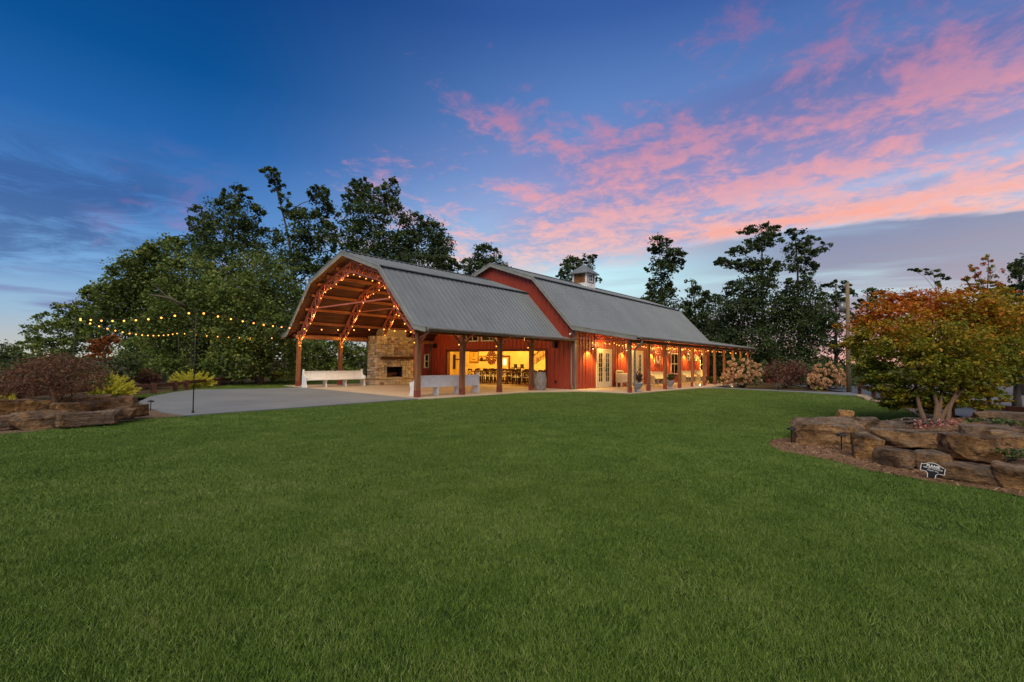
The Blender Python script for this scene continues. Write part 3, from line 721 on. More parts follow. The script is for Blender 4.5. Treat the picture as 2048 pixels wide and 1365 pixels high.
b = MB(); b.box(19.77, 20.23, 4.285, 4.295, 7.8, 8.28); part(cup, 'cupola_pane', b, m['black'])
b = MB(); e = [(19.1, 3.98, 8.40), (20.9, 3.98, 8.40), (20.9, 5.78, 8.40), (19.1, 5.78, 8.40)]; ap = (20.0, 4.88, 9.22)
for i in range(4): b.poly([e[i], e[(i+1) % 4], ap])
b.prism([(p[0], p[1], 8.40) for p in e], (0, 0, -.05)); part(cup, 'cupola_roof', b, m['roof'])
for i in range(9):
    z = 7.44 + 0
    pass
b = MB()
for i in range(8): x = 19.42+i*.165; b.box(x, x+.03, 4.205, 4.229, 6.95, 7.60); b.box(19.325, 19.349, 4.3+i*.165, 4.33+i*.165, 6.95, 7.6)
part(cup, 'batten', b, m['white'])

# ------------------------------------------------------------------ fireplace
FX0, FX1, FY, FYB = 4.22, 6.95, 9.35, 10.3
fp = thing('fireplace', 'tall outdoor fireplace of tan and brown fieldstone with wood mantel', 'fireplace', ((FX0+FX1)/2, FYB, 0))
BX = (4.98, 6.12, .42, 1.04)                # firebox
b = MB(); FYf = FY+.05
b.box(FX0+.05, BX[0], FYf, FYB, 0, 2.9); b.box(BX[1], FX1-.05, FYf, FYB, 0, 2.9); b.box(BX[0], BX[1], FYf, FYB, BX[3], 2.9); b.box(BX[0], BX[1], FYf, FYB, 0, BX[2]); b.box(FX0+.5, FX1-.5, FYf+.1, FYB-.1, 2.9, 3.35)
part(fp, 'core', b, m['mortar'])
b = MB(); b.box(BX[0]+.002, BX[1]-.002, FYB-.3, FYB-.02, BX[2], BX[3]); b.box(BX[0]+.001, BX[0]+.03, FYf+.02, FYB-.3, BX[2], BX[3]); b.box(BX[1]-.03, BX[1]-.001, FYf+.02, FYB-.3, BX[2], BX[3]); part(fp, 'firebox', b, m['dark'])
b = MB(); b.box(3.45, 6.85, 8.72, FYf, .0, .34); part(fp, 'hearth_core', b, m['mortar'])
STM = []
for k in range(6):
    rr = random.Random(k); bm = MB(); c = []
    j = lambda a: rr.uniform(-a, a)
    bot = [(-.5, -.5, -.5), (.5, -.5, -.5), (.5, .5, -.5), (-.5, .5, -.5)]
    mid = [(-.5+j(.03), -.5+j(.03), .25), (.5+j(.03), -.5+j(.03), .25), (.5+j(.03), .5+j(.03), .25), (-.5+j(.03), .5+j(.03), .25)]
    topv = [(-.42+j(.05), -.40+j(.05), .5+j(.12)), (.42+j(.05), -.40+j(.05), .5+j(.12)), (.42+j(.05), .40+j(.05), .5+j(.12)), (-.42+j(.05), .40+j(.05), .5+j(.12))]
    bm.v = bot+mid+topv
    for a in (0, 4):
        for i in range(4): k2 = (i+1) % 4; bm.f.append((a+i, a+k2, a+4+k2, a+4+i))
    bm.f.append((8, 9, 10, 11)); STM.append(mesh('stone', bm)); STM[-1].materials.append(m['stone'])
rs = random.Random(11)
def split(u0, u1, v0, v1, out, mx=.36, my=.22):
    w, h = u1-u0, v1-v0
    if w > mx*rs.uniform(.7, 1.35) and w >= h*.8: c = u0+w*rs.uniform(.36, .64); split(u0, c, v0, v1, out, mx, my); split(c, u1, v0, v1, out, mx, my)
    elif h > my*rs.uniform(.75, 1.5): c = v0+h*rs.uniform(.38, .62); split(u0, u1, v0, c, out, mx, my); split(u0, u1, c, v1, out, mx, my)
    else: out.append((u0, u1, v0, v1))
def lay(rects, mapf, eu, ev, en, dep=.06):
    """mapf(u,v)->point on the face; eu, ev, en: face axes"""
    R = Matrix((eu, ev, en)).transposed()
    for (u0, u1, v0, v1) in rects:
        o = bpy.data.objects.new('stone', STM[rs.randrange(6)]); COL.objects.link(o); o.parent = fp; ORG[o.name] = ORG[fp.name]
        c = Vector(mapf((u0+u1)/2, (v0+v1)/2)); d = dep*rs.uniform(.8, 1.35)
        o.matrix_local = Matrix.Translation(c-ORG[fp.name]) @ R.to_4x4() @ Matrix.Diagonal((u1-u0-.014, v1-v0-.014, d*2, 1))
E3 = (Vector((1, 0, 0)), Vector((0, 1, 0)), Vector((0, 0, 1)))
rc = []
for q in ((FX0, BX[0], .34, 2.9), (BX[1], FX1, .34, 2.9), (BX[0], BX[1], BX[3]+.0, 2.9)): split(*q, rc)
split(BX[0], BX[1], .34, BX[2], rc)
lay(rc, lambda u, v: (u, FYf-.005, v), E3[0], E3[2], -E3[1])
rc = []; split(FY, FYB, .0, 2.9, rc); lay(rc, lambda u, v: (FX0+.045, u, v), -E3[1], E3[2], -E3[0])
rc = []; split(3.45, 6.85, .0, .30, rc); lay(rc, lambda u, v: (u, 8.73, v), E3[0], E3[2], -E3[1], .04)
rc = []; split(8.72, FY, .0, .30, rc); lay(rc, lambda u, v: (3.46, u, v), -E3[1], E3[2], -E3[0], .04)
for k in range(6):
    x0 = 3.42+k*.575; b = MB(); b.box(x0, x0+.565, 8.66, FYf-.1, .335, .385); part(fp, 'hearth_slab', b, m['stone'])
b = MB(); b.box(4.5, 6.8, FY-.24, FY, 1.5, 1.66); part(fp, 'mantel', b, m['dark_wood'])
for k in range(4):
    b = MB(); b.tube([(5.15+k*.03, FY+.22+.1*k, BX[2]+.07+.05*k), (5.95-k*.04, FY+.2+.12*(3-k), BX[2]+.08+.04*k)], .055, 8); part(fp, 'fire_log', b, m['log'])
# ================================================================== furniture and fittings
def pew(L, label, loc, rotz, mat=None):
    """local: back at y=0, seat towards -y, x from 0 to L"""
    mat = mat or m['white']
    t = thing('pew', label, 'pew', loc, rotz, 'white church pews')
    prof = [(0.06, 0), (.06, .62), (.045, .80), (.02, .90), (-.03, .93), (-.075, .90), (-.10, .78), (-.12, .66), (-.20, .60), (-.38, .56), (-.43, .50), (-.40, .40), (-.36, .30), (-.38, .12), (-.44, .06), (-.44, 0)]
    for x in (0, L-.055):
        b = MB(); b.prism([(x, y, z) for y, z in prof], (.055, 0, 0)); part(t, 'end_panel', b, mat, local=True)
    b = MB(); b.prism([(.056, .0, .34), (.056, .05, .80), (.056, .02, .80), (.056, -.035, .34)], (L-.112, 0, 0)); br = part(t, 'backrest', b, mat, local=True)
    b = MB(); b.box(.057, L-.057, -.01, .065, .80, .835); part(br, 'cap_rail', b, mat, local=True)
    b = MB(); b.box(.057, L-.057, -.42, -.036, .37, .41); part(t, 'seat', b, mat, local=True)
    for k in (1, 2):
        x = L*k/3; b = MB(); b.prism([(x-.02, .0, 0), (x-.02, .02, .335), (x-.02, -.36, .365), (x-.02, -.30, .20), (x-.02, -.36, 0)], (.05, 0, 0)); part(t, 'leg', b, mat, local=True)
    return t
pew(3.4, 'white pew facing the lawn beside the left front pavilion post', (-.38, 8.95, 0), 0)
pew(3.6, 'white pew with its back to the lawn between the right pavilion posts', (3.85, .42, 0), math.pi)
pew(2.5, 'white pew on the porch under the feathered square sign', (18.4, C0-.12, 0), 0, m['cream'])
pew(2.3, 'white pew on the porch under the first small window', (24.0, C0-.12, 0), 0, m['cream'])
pew(1.5, 'short white pew at the far end of the porch', (27.0, C0-.12, 0), 0, m['cream'])

# barrel
br = thing('barrel', 'weathered grey wooden wine barrel standing beside the last pavilion post', 'barrel', (7.62, -.28, 0))
prof = [(.27, 0), (.31, .15), (.345, .33), (.36, .46), (.345, .59), (.31, .77), (.27, .92)]
NS = 20
for k in range(NS):
    b = MB(); a0, a1 = 2*math.pi*(k+.03)/NS, 2*math.pi*(k+.97)/NS
    for (r0, z0), (r1, z1) in zip(prof, prof[1:]):
        b.quad((r0*math.cos(a0), r0*math.sin(a0), z0), (r0*math.cos(a1), r0*math.sin(a1), z0), (r1*math.cos(a1), r1*math.sin(a1), z1), (r1*math.cos(a0), r1*math.sin(a0), z1))
    part(br, 'stave', b, m['barrel'], local=True)
b = MB(); b.lathe([(.26, .86), (.26, .89)], (0, 0, 0), 20); part(br, 'barrel_head', b, m['barrel'], local=True)
b = MB(); b.lathe([(r-.012, z) for r, z in prof], (0, 0, 0), 20); part(br, 'barrel_lining', b, m['dark'], True, local=True)
for z, r in ((.05, .285), (.24, .332), (.62, .345), (.84, .295)):
    b = MB(); b.tube([(0, 0, z), (0, 0, z+.04)], [r, r+(.004 if z < .4 else -.006)], 24, caps=False); part(br, 'hoop', b, m['galv'], True, local=True)

# porch desk
dk = thing('writing_desk', 'white painted slant front desk on legs between the porch doors', 'desk', (13.72, C0-.12, 0))
b = MB(); b.box(0, 1.3, -.42, -.02, .27, .80); part(dk, 'cabinet', b, m['cream'], local=True)
b = MB(); b.prism([(0.02, -.03, .80), (.95, -.03, .80), (.95, -.03, .93), (.75, -.03, .985), (.48, -.03, 1.0), (.22, -.03, .985), (.02, -.03, .93)], (0, .03, 0)); part(dk, 'gallery_board', b, m['cream'], local=True)
b = MB(); b.box(.1, .87, -.045, -.035, .835, .91); part(dk, 'gallery_slot', b, m['dark_wood'], local=True)
for x, y in ((.01, -.41), (.78, -.41), (1.2, -.41), (.01, -.1), (1.2, -.1)):
    b = MB(); b.box(x, x+.07, y, y+.07, 0, .27); part(dk, 'leg', b, m['cream'], local=True)
b = MB(); b.box(.05, .68, -.435, -.421, .31, .76); part(dk, 'panel', b, m['cream'], local=True)
b = MB(); b.box(.72, 1.25, -.435, -.421, .31, .76); part(dk, 'panel', b, m['cream'], local=True)

# feathered square sign
sg = thing('square_sign', 'square wall sign with white feathers fanned round a red centre', 'sign', (19.98, C0, 1.75))
b = MB(); b.box(-.52, .52, -.06, -.03, -.36, .36); part(sg, 'board', b, m['cream'], local=True)
b = MB(); b.box(-.5, .5, -.066, -.061, -.34, .34); part(sg, 'red_field', b, m['mask_red'], local=True)
for k in range(16):
    a = 2*math.pi*k/16+.2; c, s = math.cos(a), math.sin(a)
    if s > .72: continue
    b = MB(); r0, r1, w = .13, .48 if abs(c) > .5 else .36, .05
    pts = [(c*r0, -.075, s*r0), (c*.3-s*w, -.08, s*.3+c*w), (c*r1, -.075, s*min(r1, .35)), (c*.3+s*w, -.08, s*.3-c*w)]
    b.prism(pts, (0, .008, 0)); part(sg, 'feather', b, m['white'], local=True)

# gooseneck wall lamps
def wall_lamp(x, label, power=9):
    t = thing('wall_lamp', label, 'lamp', (x, C0, 2.2), 0, 'porch wall lamps')
    b = MB(); b.tube([(0, -.03, .16), (0, -.16, .28), (0, -.32, .26), (0, -.36, .12)], .012, 6); part(t, 'arm', b, m['lampwhite'], True, local=True)
    b = MB(); b.tube([(0, -.36, .12), (0, -.36, .07), (0, -.36, .03), (0, -.36, .0)], [.04, .06, .15, .2], 18, caps=False); part(t, 'shade', b, m['lampwhite'], True, local=True)
    b = MB(); b.lathe([(.01, .03), (.035, .02), (.04, -.0), (.025, -.02)], (0, -.36, .0), 10); part(t, 'bulb', b, m['lampglow'], True, local=True)
    l = bpy.data.lights.new('lamp_light', 'SPOT'); l.energy = power*27; l.color = (1, .66, .13); l.spot_size = RAD(115); l.spot_blend = .7; l.shadow_soft_size = .04
    lo_ = bpy.data.objects.new('lamp_light', l); COL.objects.link(lo_); lo_.parent = t; lo_.location = (0, -.28, -.05); lo_.rotation_euler = Vector((0, .35, -1)).to_track_quat('-Z', 'Y').to_euler()
wall_lamp(10.75, 'gooseneck lamp on the red wall left of the first porch door')
wall_lamp(14.68, 'gooseneck lamp on the red wall above the white desk')
wall_lamp(18.9, 'gooseneck lamp just left of the feathered square sign')
wall_lamp(21.2, 'gooseneck lamp between the square sign and the tall window')
wall_lamp(24.9, 'gooseneck lamp between the tall window and the small window')
wall_lamp(28.0, 'gooseneck lamp left of the last porch window')

# urns
def lathe_obj(t, name, prof, mat, n=18):
    b = MB(); b.lathe(prof, (0, 0, 0), n); return part(t, name, b, mat, True, local=True)
def leaves_np(rng, C, size, up=.5, aspect=1.0, droop=0.0, fold=.18):
    """rhombic leaves at centres C -> (V,F)"""
    n = len(C); d = rng.normal(size=(n, 3)); d[:, 2] = d[:, 2]*.6-droop; d /= np.linalg.norm(d, axis=1)[:, None]
    nn = rng.normal(size=(n, 3)); nn[:, 2] += up*2; nn -= (nn*d).sum(1)[:, None]*d; nn /= np.linalg.norm(nn, axis=1)[:, None]+1e-9
    s = np.cross(d, nn); sz = (size*rng.uniform(.65, 1.35, n))[:, None]
    V = np.stack([C-d*sz*.5, C+s*sz*.36*aspect+nn*sz*fold, C+d*sz*.5, C-s*sz*.36*aspect+nn*sz*fold], 1).reshape(-1, 3)
    F = np.arange(4*n).reshape(n, 4); return V, F
def leaf_obj(parent, name, rng, C, size, mat, lv=None, **k):
    V, F = leaves_np(rng, C-np.array(ORG[parent.name]), size, **k)
    lv = rng.random(len(C)) if lv is None else np.clip(lv, 0, 1)
    return put(name, mesh_np(name, V, F, np.repeat(lv, 4)), mat, parent)
GL = [(.1, S(48, 62, 30)), (.45, S(74, 92, 44)), (.75, S(98, 112, 52)), (1, S(134, 132, 62))]
m['lf_oak'] = leafmat('oak_leaves', [(.05, S(50, 66, 32)), (.4, S(86, 106, 50)), (.7, S(122, 138, 66)), (1, S(152, 150, 74))])
m['lf_dark'] = leafmat('dark_leaves', [(.05, S(46, 60, 36)), (.45, S(70, 88, 48)), (.8, S(96, 114, 62)), (1, S(120, 126, 70))])
m['lf_far'] = leafmat('far_leaves', [(.05, S(44, 58, 38)), (.45, S(66, 82, 50)), (.8, S(88, 104, 60)), (1, S(114, 120, 70))])
m['lf_maple'] = leafmat('maple_leaves', [(.08, S(78, 94, 30)), (.34, S(130, 132, 40)), (.50, S(182, 144, 42)), (.66, S(200, 118, 42)), (.9, S(184, 84, 40))], .35)
m['lf_brown'] = leafmat('bronze_leaves', [(.1, S(74, 52, 40)), (.5, S(112, 78, 58)), (1, S(150, 108, 80))])
m['lf_burg'] = leafmat('burgundy_leaves', [(.1, S(78, 52, 46)), (.5, S(112, 76, 64)), (1, S(148, 104, 84))])
m['lf_lime'] = leafmat('lime_needles', [(.1, S(110, 124, 40)), (.5, S(186, 186, 58)), (1, S(236, 220, 92))])
m['lf_green'] = leafmat('shrub_leaves', GL)
m['lf_red'] = leafmat('red_blooms', [(.1, S(150, 50, 44)), (1, S(196, 92, 76))])
m['lf_pink'] = leafmat('pink_blooms', [(.1, S(176, 96, 92)), (1, S(214, 150, 140))])
m['lf_orange'] = leafmat('rust_leaves', [(.1, S(110, 66, 36)), (1, S(168, 100, 50))])
def urn(loc, label, kind):
    t = thing('urn_planter', label, 'planter', loc, 0, 'porch urn planters')
    lathe_obj(t, 'urn', [(.17, 0), (.17, .05), (.09, .08), (.08, .14), (.16, .2), (.23, .3), (.25, .4), (.27, .42), (.27, .45), (.22, .45), (.2, .42)], m['urn'])
    rng = np.random.default_rng(int(loc[0]*10)); C = []
    b = MB()
    for k in range(16):
        a = rng.uniform(0, 6.28); L = rng.uniform(.25, .6 if kind == 'spiky' else .42); o = rng.uniform(.1, .3)
        p1 = (math.cos(a)*o, math.sin(a)*o, .42+L); b.tube([(math.cos(a)*.05, math.sin(a)*.05, .4), p1], [.012, .004], 4)
        for j in range(18): tt = rng.uniform(.3, 1.05); C.append((math.cos(a)*o*tt+rng.normal()*.04, math.sin(a)*o*tt+rng.normal()*.04, .42+L*tt+rng.normal()*.03))
    part(t, 'stem', b, m['bark'], local=True)
    leaf_obj(t, 'foliage', rng, np.array(C)+np.array(loc), .10, m['lf_brown'] if kind == 'spiky' else m['lf_green'])
    if kind != 'spiky':
        C2 = np.array([(rng.normal()*.13, rng.normal()*.13, .62+rng.uniform(0, .3)) for k in range(40)])+np.array(loc); leaf_obj(t, 'bloom', rng, C2, .10, m['lf_pink'])
urn((10.45, -4.32, 0), 'grey pedestal urn with twiggy dark plant by the first porch post', 'spiky')
urn((14.62, -4.28, 0), 'grey pedestal urn with pale flowers before the tall porch window', 'bloom')

# security camera and speakers
sc_ = thing('security_camera', 'small white security camera at the barn gable corner', 'camera', (BX0-.03, C0+.22, 3.0))
b = MB(); b.tube([(0, 0, 0), (-.1, 0, -.02)], .03, 8); part(sc_, 'bracket', b, m['white'], local=True)
b = MB(); b.tube([(-.08, .04, -.03), (-.2, -.04, -.07)], .05, 10); part(sc_, 'camera_body', b, m['white'], True, local=True)
def speaker(y, z, label):
    s_ = thing('wall_speaker', label, 'speaker', (BX0-.03, y, z), 0, 'black wall speakers')
    b = MB(); b.prism([(-.05, -.11, -.16), (-.22, -.09, -.14), (-.22, .09, -.14), (-.05, .11, -.16)], (0, 0, .32)); part(s_, 'cabinet', b, m['black'], local=True)
    b = MB(); b.box(-.05, .02, -.03, .03, -.03, .03); part(s_, 'bracket', b, m['iron'], local=True)
    b = MB(); b.tube([(-.221, 0, .0), (-.228, 0, 0)], .07, 14); part(s_, 'speaker_cone', b, m['iron'], local=True)
speaker(10.2, 2.45, 'black speaker on the red gable wall left of the opening')
speaker(.05, 2.38, 'black speaker on the red gable wall right of the opening')
b = MB(); b.box(BX0-.05, BX0-.024, .0, .12, .28, .44); solo('outlet_box', b, m['iron'], 'small dark outlet box low on the gable wall', 'outlet')

# ------------------------------------------------------------------ room furniture
PX = XB-.03
def on_wall(px, py): return plane(px, py, 'x', PX)
def z8(x, y): return (860+x*260/1972, 640+y*180/1365)
def frame_pic(name, label, cat, q0, q1, fm, inner, strip=True):
    a, c = on_wall(*z8(*q0)), on_wall(*z8(*q1)); y0, y1, z0, z1 = c.y, a.y, c.z, a.z
    t = thing(name, label, cat, (PX, (y0+y1)/2, (z0+z1)/2))
    b = MB(); b.box(PX-.04, PX-.001, y0, y1, z0, z1); part(t, 'frame', b, fm)
    b = MB(); b.box(PX-.05, PX-.041, y0+.05, y1-.05, z0+.05, z1-.05); part(t, 'canvas', b, inner); return t, y0, y1, z0, z1
t, y0, y1, z0, z1 = frame_pic('wall_picture', 'tall tan picture on the yellow wall left of the windmill blades', 'picture', (605, 482), (735, 655), m['brown_frame'], m['canvas'])
b = MB(); b.box(PX-.056, PX-.051, (y0+y1)/2-.03, (y0+y1)/2+.03, z0+.55*(z1-z0), z0+.9*(z1-z0)); b.box(PX-.056, PX-.051, (y0+y1)/2-.2, (y0+y1)/2+.16, z0+.25*(z1-z0), z0+.32*(z1-z0)); b.box(PX-.056, PX-.051, y0+.1, y1-.1, z0+.08*(z1-z0), z0+.12*(z1-z0)); part(t, 'print', b, m['dark_wood'])
t, y0, y1, z0, z1 = frame_pic('wall_picture', 'low landscape picture between the tall picture and the windmill blades', 'picture', (748, 548), (858, 630), m['chair'], m['canvas'])
b = MB(); b.tube([(PX-.055, (y0+y1)/2+.1, (z0+z1)/2-.05), (PX-.051, (y0+y1)/2+.1, (z0+z1)/2-.05)], .17, 12); b.box(PX-.056, PX-.051, y0+.08, y1-.08, z0+.06, z0+.14); part(t, 'print', b, m['chair'])
mw = on_wall(*z8(937, 575)); wmr = (on_wall(*z8(862, 575)).y-mw.y)
wm = thing('windmill_blades', 'round metal windmill blade wheel hung on the yellow wall', 'wall art', tuple(mw))
for k in range(14):
    a = 2*math.pi*k/14; c, s = math.cos(a), math.sin(a); R_ = wmr; w0, w1 = .05*R_, .17*R_
    P = lambda r, w: (PX-.05, mw.y+c*r-s*w, mw.z+s*r+c*w)
    b = MB(); b.prism([P(.28*R_, -w0), P(R_, -w1), P(R_*1.02, w1), P(.28*R_, w0)], (.012, 0, 0)); part(wm, 'blade', b, m['brown_frame'])
b = MB(); b.tube([(PX-.06, mw.y, mw.z), (PX-.03, mw.y, mw.z)], .14*wmr, 14); part(wm, 'hub', b, m['brown_frame'])
t, *_ = frame_pic('wall_mirror', 'dark brown framed mirror at the left end of the yellow wall', 'mirror', (312, 528), (388, 748), m['brown_frame'], m['black'])
a = on_wall(*z8(392, 592)); b = MB(); b.box(PX-.05, PX-.001, a.y-.62, a.y, a.z-.09, a.z); solo('wall_plaque', b, m['brown_frame'], 'thin brown plaque on the yellow wall beside the mirror', 'plaque', loc=(PX, a.y-.3, a.z))
# inner door
a, c = on_wall(*z8(1085, 540)), on_wall(*z8(1215, 790))
dr = thing('inner_door', 'yellow lit door with brown frame at the back of the room', 'door', (PX, (a.y+c.y)/2, 0))
b = MB(); b.box(PX-.06, PX-.001, c.y, c.y+.14, .02, a.z); b.box(PX-.06, PX-.001, a.y+.25, a.y+.39, .02, a.z); b.box(PX-.06, PX-.001, c.y+.14, a.y+.25, a.z-.14, a.z); part(dr, 'frame', b, m['brown_frame'])
b = MB(); b.box(PX-.03, PX-.001, c.y+.14, a.y+.25, .02, a.z-.14); part(dr, 'door_leaf', b, m['yellow_wall'])
a = on_wall(*z8(1137, 640)); b = MB(); b.box(PX-.04, PX-.031, a.y-.14, a.y+.14, a.z-.22, a.z+.22); part(dr, 'lit_pane', b, m['roomglow'])
# stairs
a, c = on_wall(*z8(1612, 560)), on_wall(*z8(1762, 462)); X_ = PX-.5
st = thing('stair', 'brown stair rail with slim balusters at the right of the room', 'stairs', (X_, a.y, 0))
b = MB(); b.bar((X_, a.y, a.z), (X_, c.y-.6, c.z+.4), .06, .08); part(st, 'handrail', b, m['brown_frame'])
b = MB(); b.box(X_-.06, X_+.06, a.y, a.y+.12, .02, a.z+.08); part(st, 'newel_post', b, m['brown_frame'])
slope = (c.z-a.z)/(a.y-c.y)
for k in range(11):
    y = a.y-.12-k*.13; z = a.z+slope*(a.y-y); b = MB(); b.box(X_-.015, X_+.015, y-.015, y+.015, z-.72, z-.03); part(st, 'baluster', b, m['brown_frame'])
b = MB(); b.prism([(X_, a.y, .02), (X_, a.y, a.z-.72), (X_, c.y-.6, c.z+.4-.72), (X_, c.y-.6, .02)], (.45, 0, 0)); part(st, 'stringer', b, m['yellow_wall'])
# tables and chairs
def table(x, y0, y1, label):
    t = thing('dining_table', label, 'table', (x, (y0+y1)/2, 0), 0, 'long dining tables')
    b = MB(); b.box(x-.4, x+.4, y0, y1, .71, .76); part(t, 'tabletop', b, m['dark_wood'])
    for yy in (y0+.15, y1-.25):
        for xx in (x-.33, x+.25): b = MB(); b.box(xx, xx+.08, yy, yy+.08, .012, .71); part(t, 'leg', b, m['dark_wood'])
ch0 = None
def chair(loc, rz, label):
    global ch0
    if ch0 is None:
        t = thing('dining_chair', label, 'chair', loc, rz, 'dark dining chairs in the barn')
        b = MB(); b.box(-.2, .2, -.2, .2, .43, .47); part(t, 'seat', b, m['cream'], local=True)
        for x in (-.19, .16):
            for y in (-.19, .16): b = MB(); b.box(x, x+.03, y, y+.03, .0, .43 if y < 0 else .90); part(t, 'leg', b, m['chair'], local=True)
        b = MB(); b.box(-.16, .16, .165, .185, .80, .90); b.bar((-.16, .175, .5), (.16, .175, .8), .02, .03); b.bar((.16, .176, .5), (-.16, .176, .8), .02, .03); part(t, 'backrest', b, m['chair'], local=True); ch0 = t; return
    t = copy_tree(ch0); t.location = loc; t.rotation_euler = (0, 0, rz); t['label'] = label
table(11.6, 1.5, 4.4, 'dark dining table nearest the opening on the right'); table(11.6, 5.0, 8.4, 'dark dining table nearest the opening on the left'); table(13.6, 1.6, 4.6, 'dark dining table by the back wall on the right'); table(13.6, 5.2, 9.6, 'dark dining table by the back wall on the left')
ri = random.Random(5); ORD = ('first', 'second', 'third', 'fourth', 'fifth', 'sixth', 'seventh', 'eighth')
for (tx, y0, y1, nm) in ((11.6, 1.5, 4.4, 'right front'), (11.6, 5.0, 8.4, 'left front'), (13.6, 1.6, 4.6, 'right rear'), (13.6, 5.2, 9.6, 'left rear')):
    n = int((y1-y0)/.62)
    for k in range(n):
        y = y0+.35+k*(y1-y0-.6)/(n-1)
        chair((tx-.62+ri.uniform(-.06, .06), y, .012), math.pi/2+ri.uniform(-.1, .1), '%s chair from the right, near side of the %s table' % (ORD[k], nm))
        chair((tx+.62+ri.uniform(-.06, .06), y, .012), -math.pi/2+ri.uniform(-.1, .1), '%s chair from the right, far side of the %s table' % (ORD[k], nm))
# bar stools by the stair
for k, (px_, py_) in enumerate(((1372, 715), (1470, 712))):
    a = on_wall(*z8(px_, py_)); t = thing('bar_stool', ('slim dark bar stool left of the stair post', 'broad dark bar stool next to the stair post')[k], 'stool', (PX-.7, a.y, .012))
    b = MB(); b.box(-.16, .16, -.16-.05*k, .16+.05*k, .95, 1.0); b.box(.13, .16, -.15, .15, 1.0, 1.25); part(t, 'seat', b, m['chair'], local=True)
    for x in (-.14, .11):
        for y in (-.14, .11): b = MB(); b.box(x, x+.03, y, y+.03, 0, .95); part(t, 'leg', b, m['chair'], local=True)
# ceiling lamps of the rooms
def room_lamp(x, y, label, power):
    t = thing('ceiling_lamp', label, 'lamp', (x, y, 2.8), 0, 'room ceiling lamps')
    b = MB(); b.lathe([(.06, -.001), (.2, -.02), (.22, -.05)], (0, 0, 0), 16); part(t, 'canopy', b, m['lampwhite'], True, local=True)
    b = MB(); b.lathe([(.2, -.05), (.16, -.09), (.02, -.11)], (0, 0, 0), 16); part(t, 'diffuser', b, m['roomglow'], True, local=True)
    l = bpy.data.lights.new('lamp_light', 'POINT'); l.energy = power; l.color = (1, .57, .12); l.shadow_soft_size = .15
    lo_ = bpy.data.objects.new('lamp_light', l); COL.objects.link(lo_); lo_.parent = t; lo_.location = (0, 0, -.3)
for (x, y, w, lb) in ((12.3, 2.6, 420, 'lit ceiling lamp over the right tables'), (12.3, 6.6, 420, 'lit ceiling lamp over the left tables'), (12.3, 10.8, 420, 'lit ceiling lamp at the left end of the room'), (17.5, 1.6, 180, 'lit ceiling lamp behind the second porch door'), (25.5, 1.8, 260, 'lit ceiling lamp behind the porch windows')): room_lamp(x, y, lb, w)

# ------------------------------------------------------------------ string lights
bulb_me = bpy.data.meshes.new('bulb'); bm = bmesh.new(); bmesh.ops.create_icosphere(bm, subdivisions=2, radius=.025); bm.to_mesh(bulb_me); bm.free(); bulb_me.materials.append(m['bulb'])
def string(label, pts, nb, sag=.0, every=0, power=2.0, drop=.05, cable=True, group='warm string lights'):
    pts = [Vector(p) for p in pts]
    t = thing('string_light', label, 'string lights', tuple(pts[0]), 0, group)
    seg = [(b-a).length for a, b in zip(pts, pts[1:])]; T = sum(seg)
    def P(s):
        k = 0; s = min(max(s, 0), T)
        while k < len(seg)-1 and s > seg[k]: s -= seg[k]; k += 1
        u = s/seg[k]; p = pts[k].lerp(pts[k+1], u); p.z -= sag*4*u*(1-u); return p
    b = MB(); n = max(8, len(pts)*6); b.tube([P(T*i/n) for i in range(n+1)], .009, 4); part(t, 'cable', b, m['black'])
    for i in range(nb):
        p = P(T*(i+.5)/nb)-Vector((0, 0, drop))
        o = bpy.data.objects.new('bulb', bulb_me); COL.objects.link(o); o.parent = t; o.location = p-ORG[t.name]
        if every and i % every == every//2:
            l = bpy.data.lights.new('bulb_light', 'POINT'); l.energy = power; l.color = (1, .56, .15); l.shadow_soft_size = .03
            q = bpy.data.objects.new('bulb_light', l); COL.objects.link(q); q.parent = t; q.location = p-ORG[t.name]-Vector((0, 0, .1))
inn = [(y, z-.06) for y, z in inner]
for k, X in enumerate(BENT_X):
    nm = ('first', 'second', 'third', 'fourth')[k]
    path = [(X-.03, y, z) for y, z in [(PW-.16, 1.95), (PW-.2, 2.2)]+inn]+[(X-.03, PW-y, z) for y, z in reversed(inn)]+[(X-.03, .2, 2.2), (X-.03, .16, 1.95)]
    string('warm bulb string along the %s pavilion truss from the front' % nm, path, 24, every=3, power=17.0)
PA, PBp, PC = Vector((-7.66, -.12, 2.78)), Vector((-9.41, 6.0, 2.78)), Vector((-4.36, 14.75, 2.82))
string('warm bulb string from the tall front pole into the pavilion', [PA, Vector((-3.4, 3.6, 2.72)), Vector((.15, 2.6, 2.85)), Vector((.4, 1.0, 2.75))], 17, sag=.05, every=4, power=4)
string('warm bulb string between the front pole and the far left pole', [PA, PBp], 10, sag=.16, every=4, power=4)
string('sagging warm bulb string between the far left pole and the rear pole', [PBp, PC], 16, sag=.32, every=4, power=4)
string('warm bulb string from the rear pole to the left pavilion eave', [PC, Vector((-.3, PW+.7, 2.66))], 10, sag=.12, every=4, power=4)
for k, (y, z, nb) in enumerate(((-1.7, 2.66, 22), (-2.5, 2.60, 24), (-3.3, 2.50, 26), (-4.05, 2.42, 30))):
    pts = [(BX0+.15+i*2.121, y+(.3 if i % 2 else -.3), z-(.0 if i % 2 else .10)) for i in range(11)]
    string(('warm bulb string under the porch roof nearest the wall', 'warm bulb string under the porch roof second from the wall', 'warm bulb string under the porch roof second from the posts', 'warm bulb string under the porch roof nearest the posts')[k], pts, nb, sag=.06, every=4, power=26)
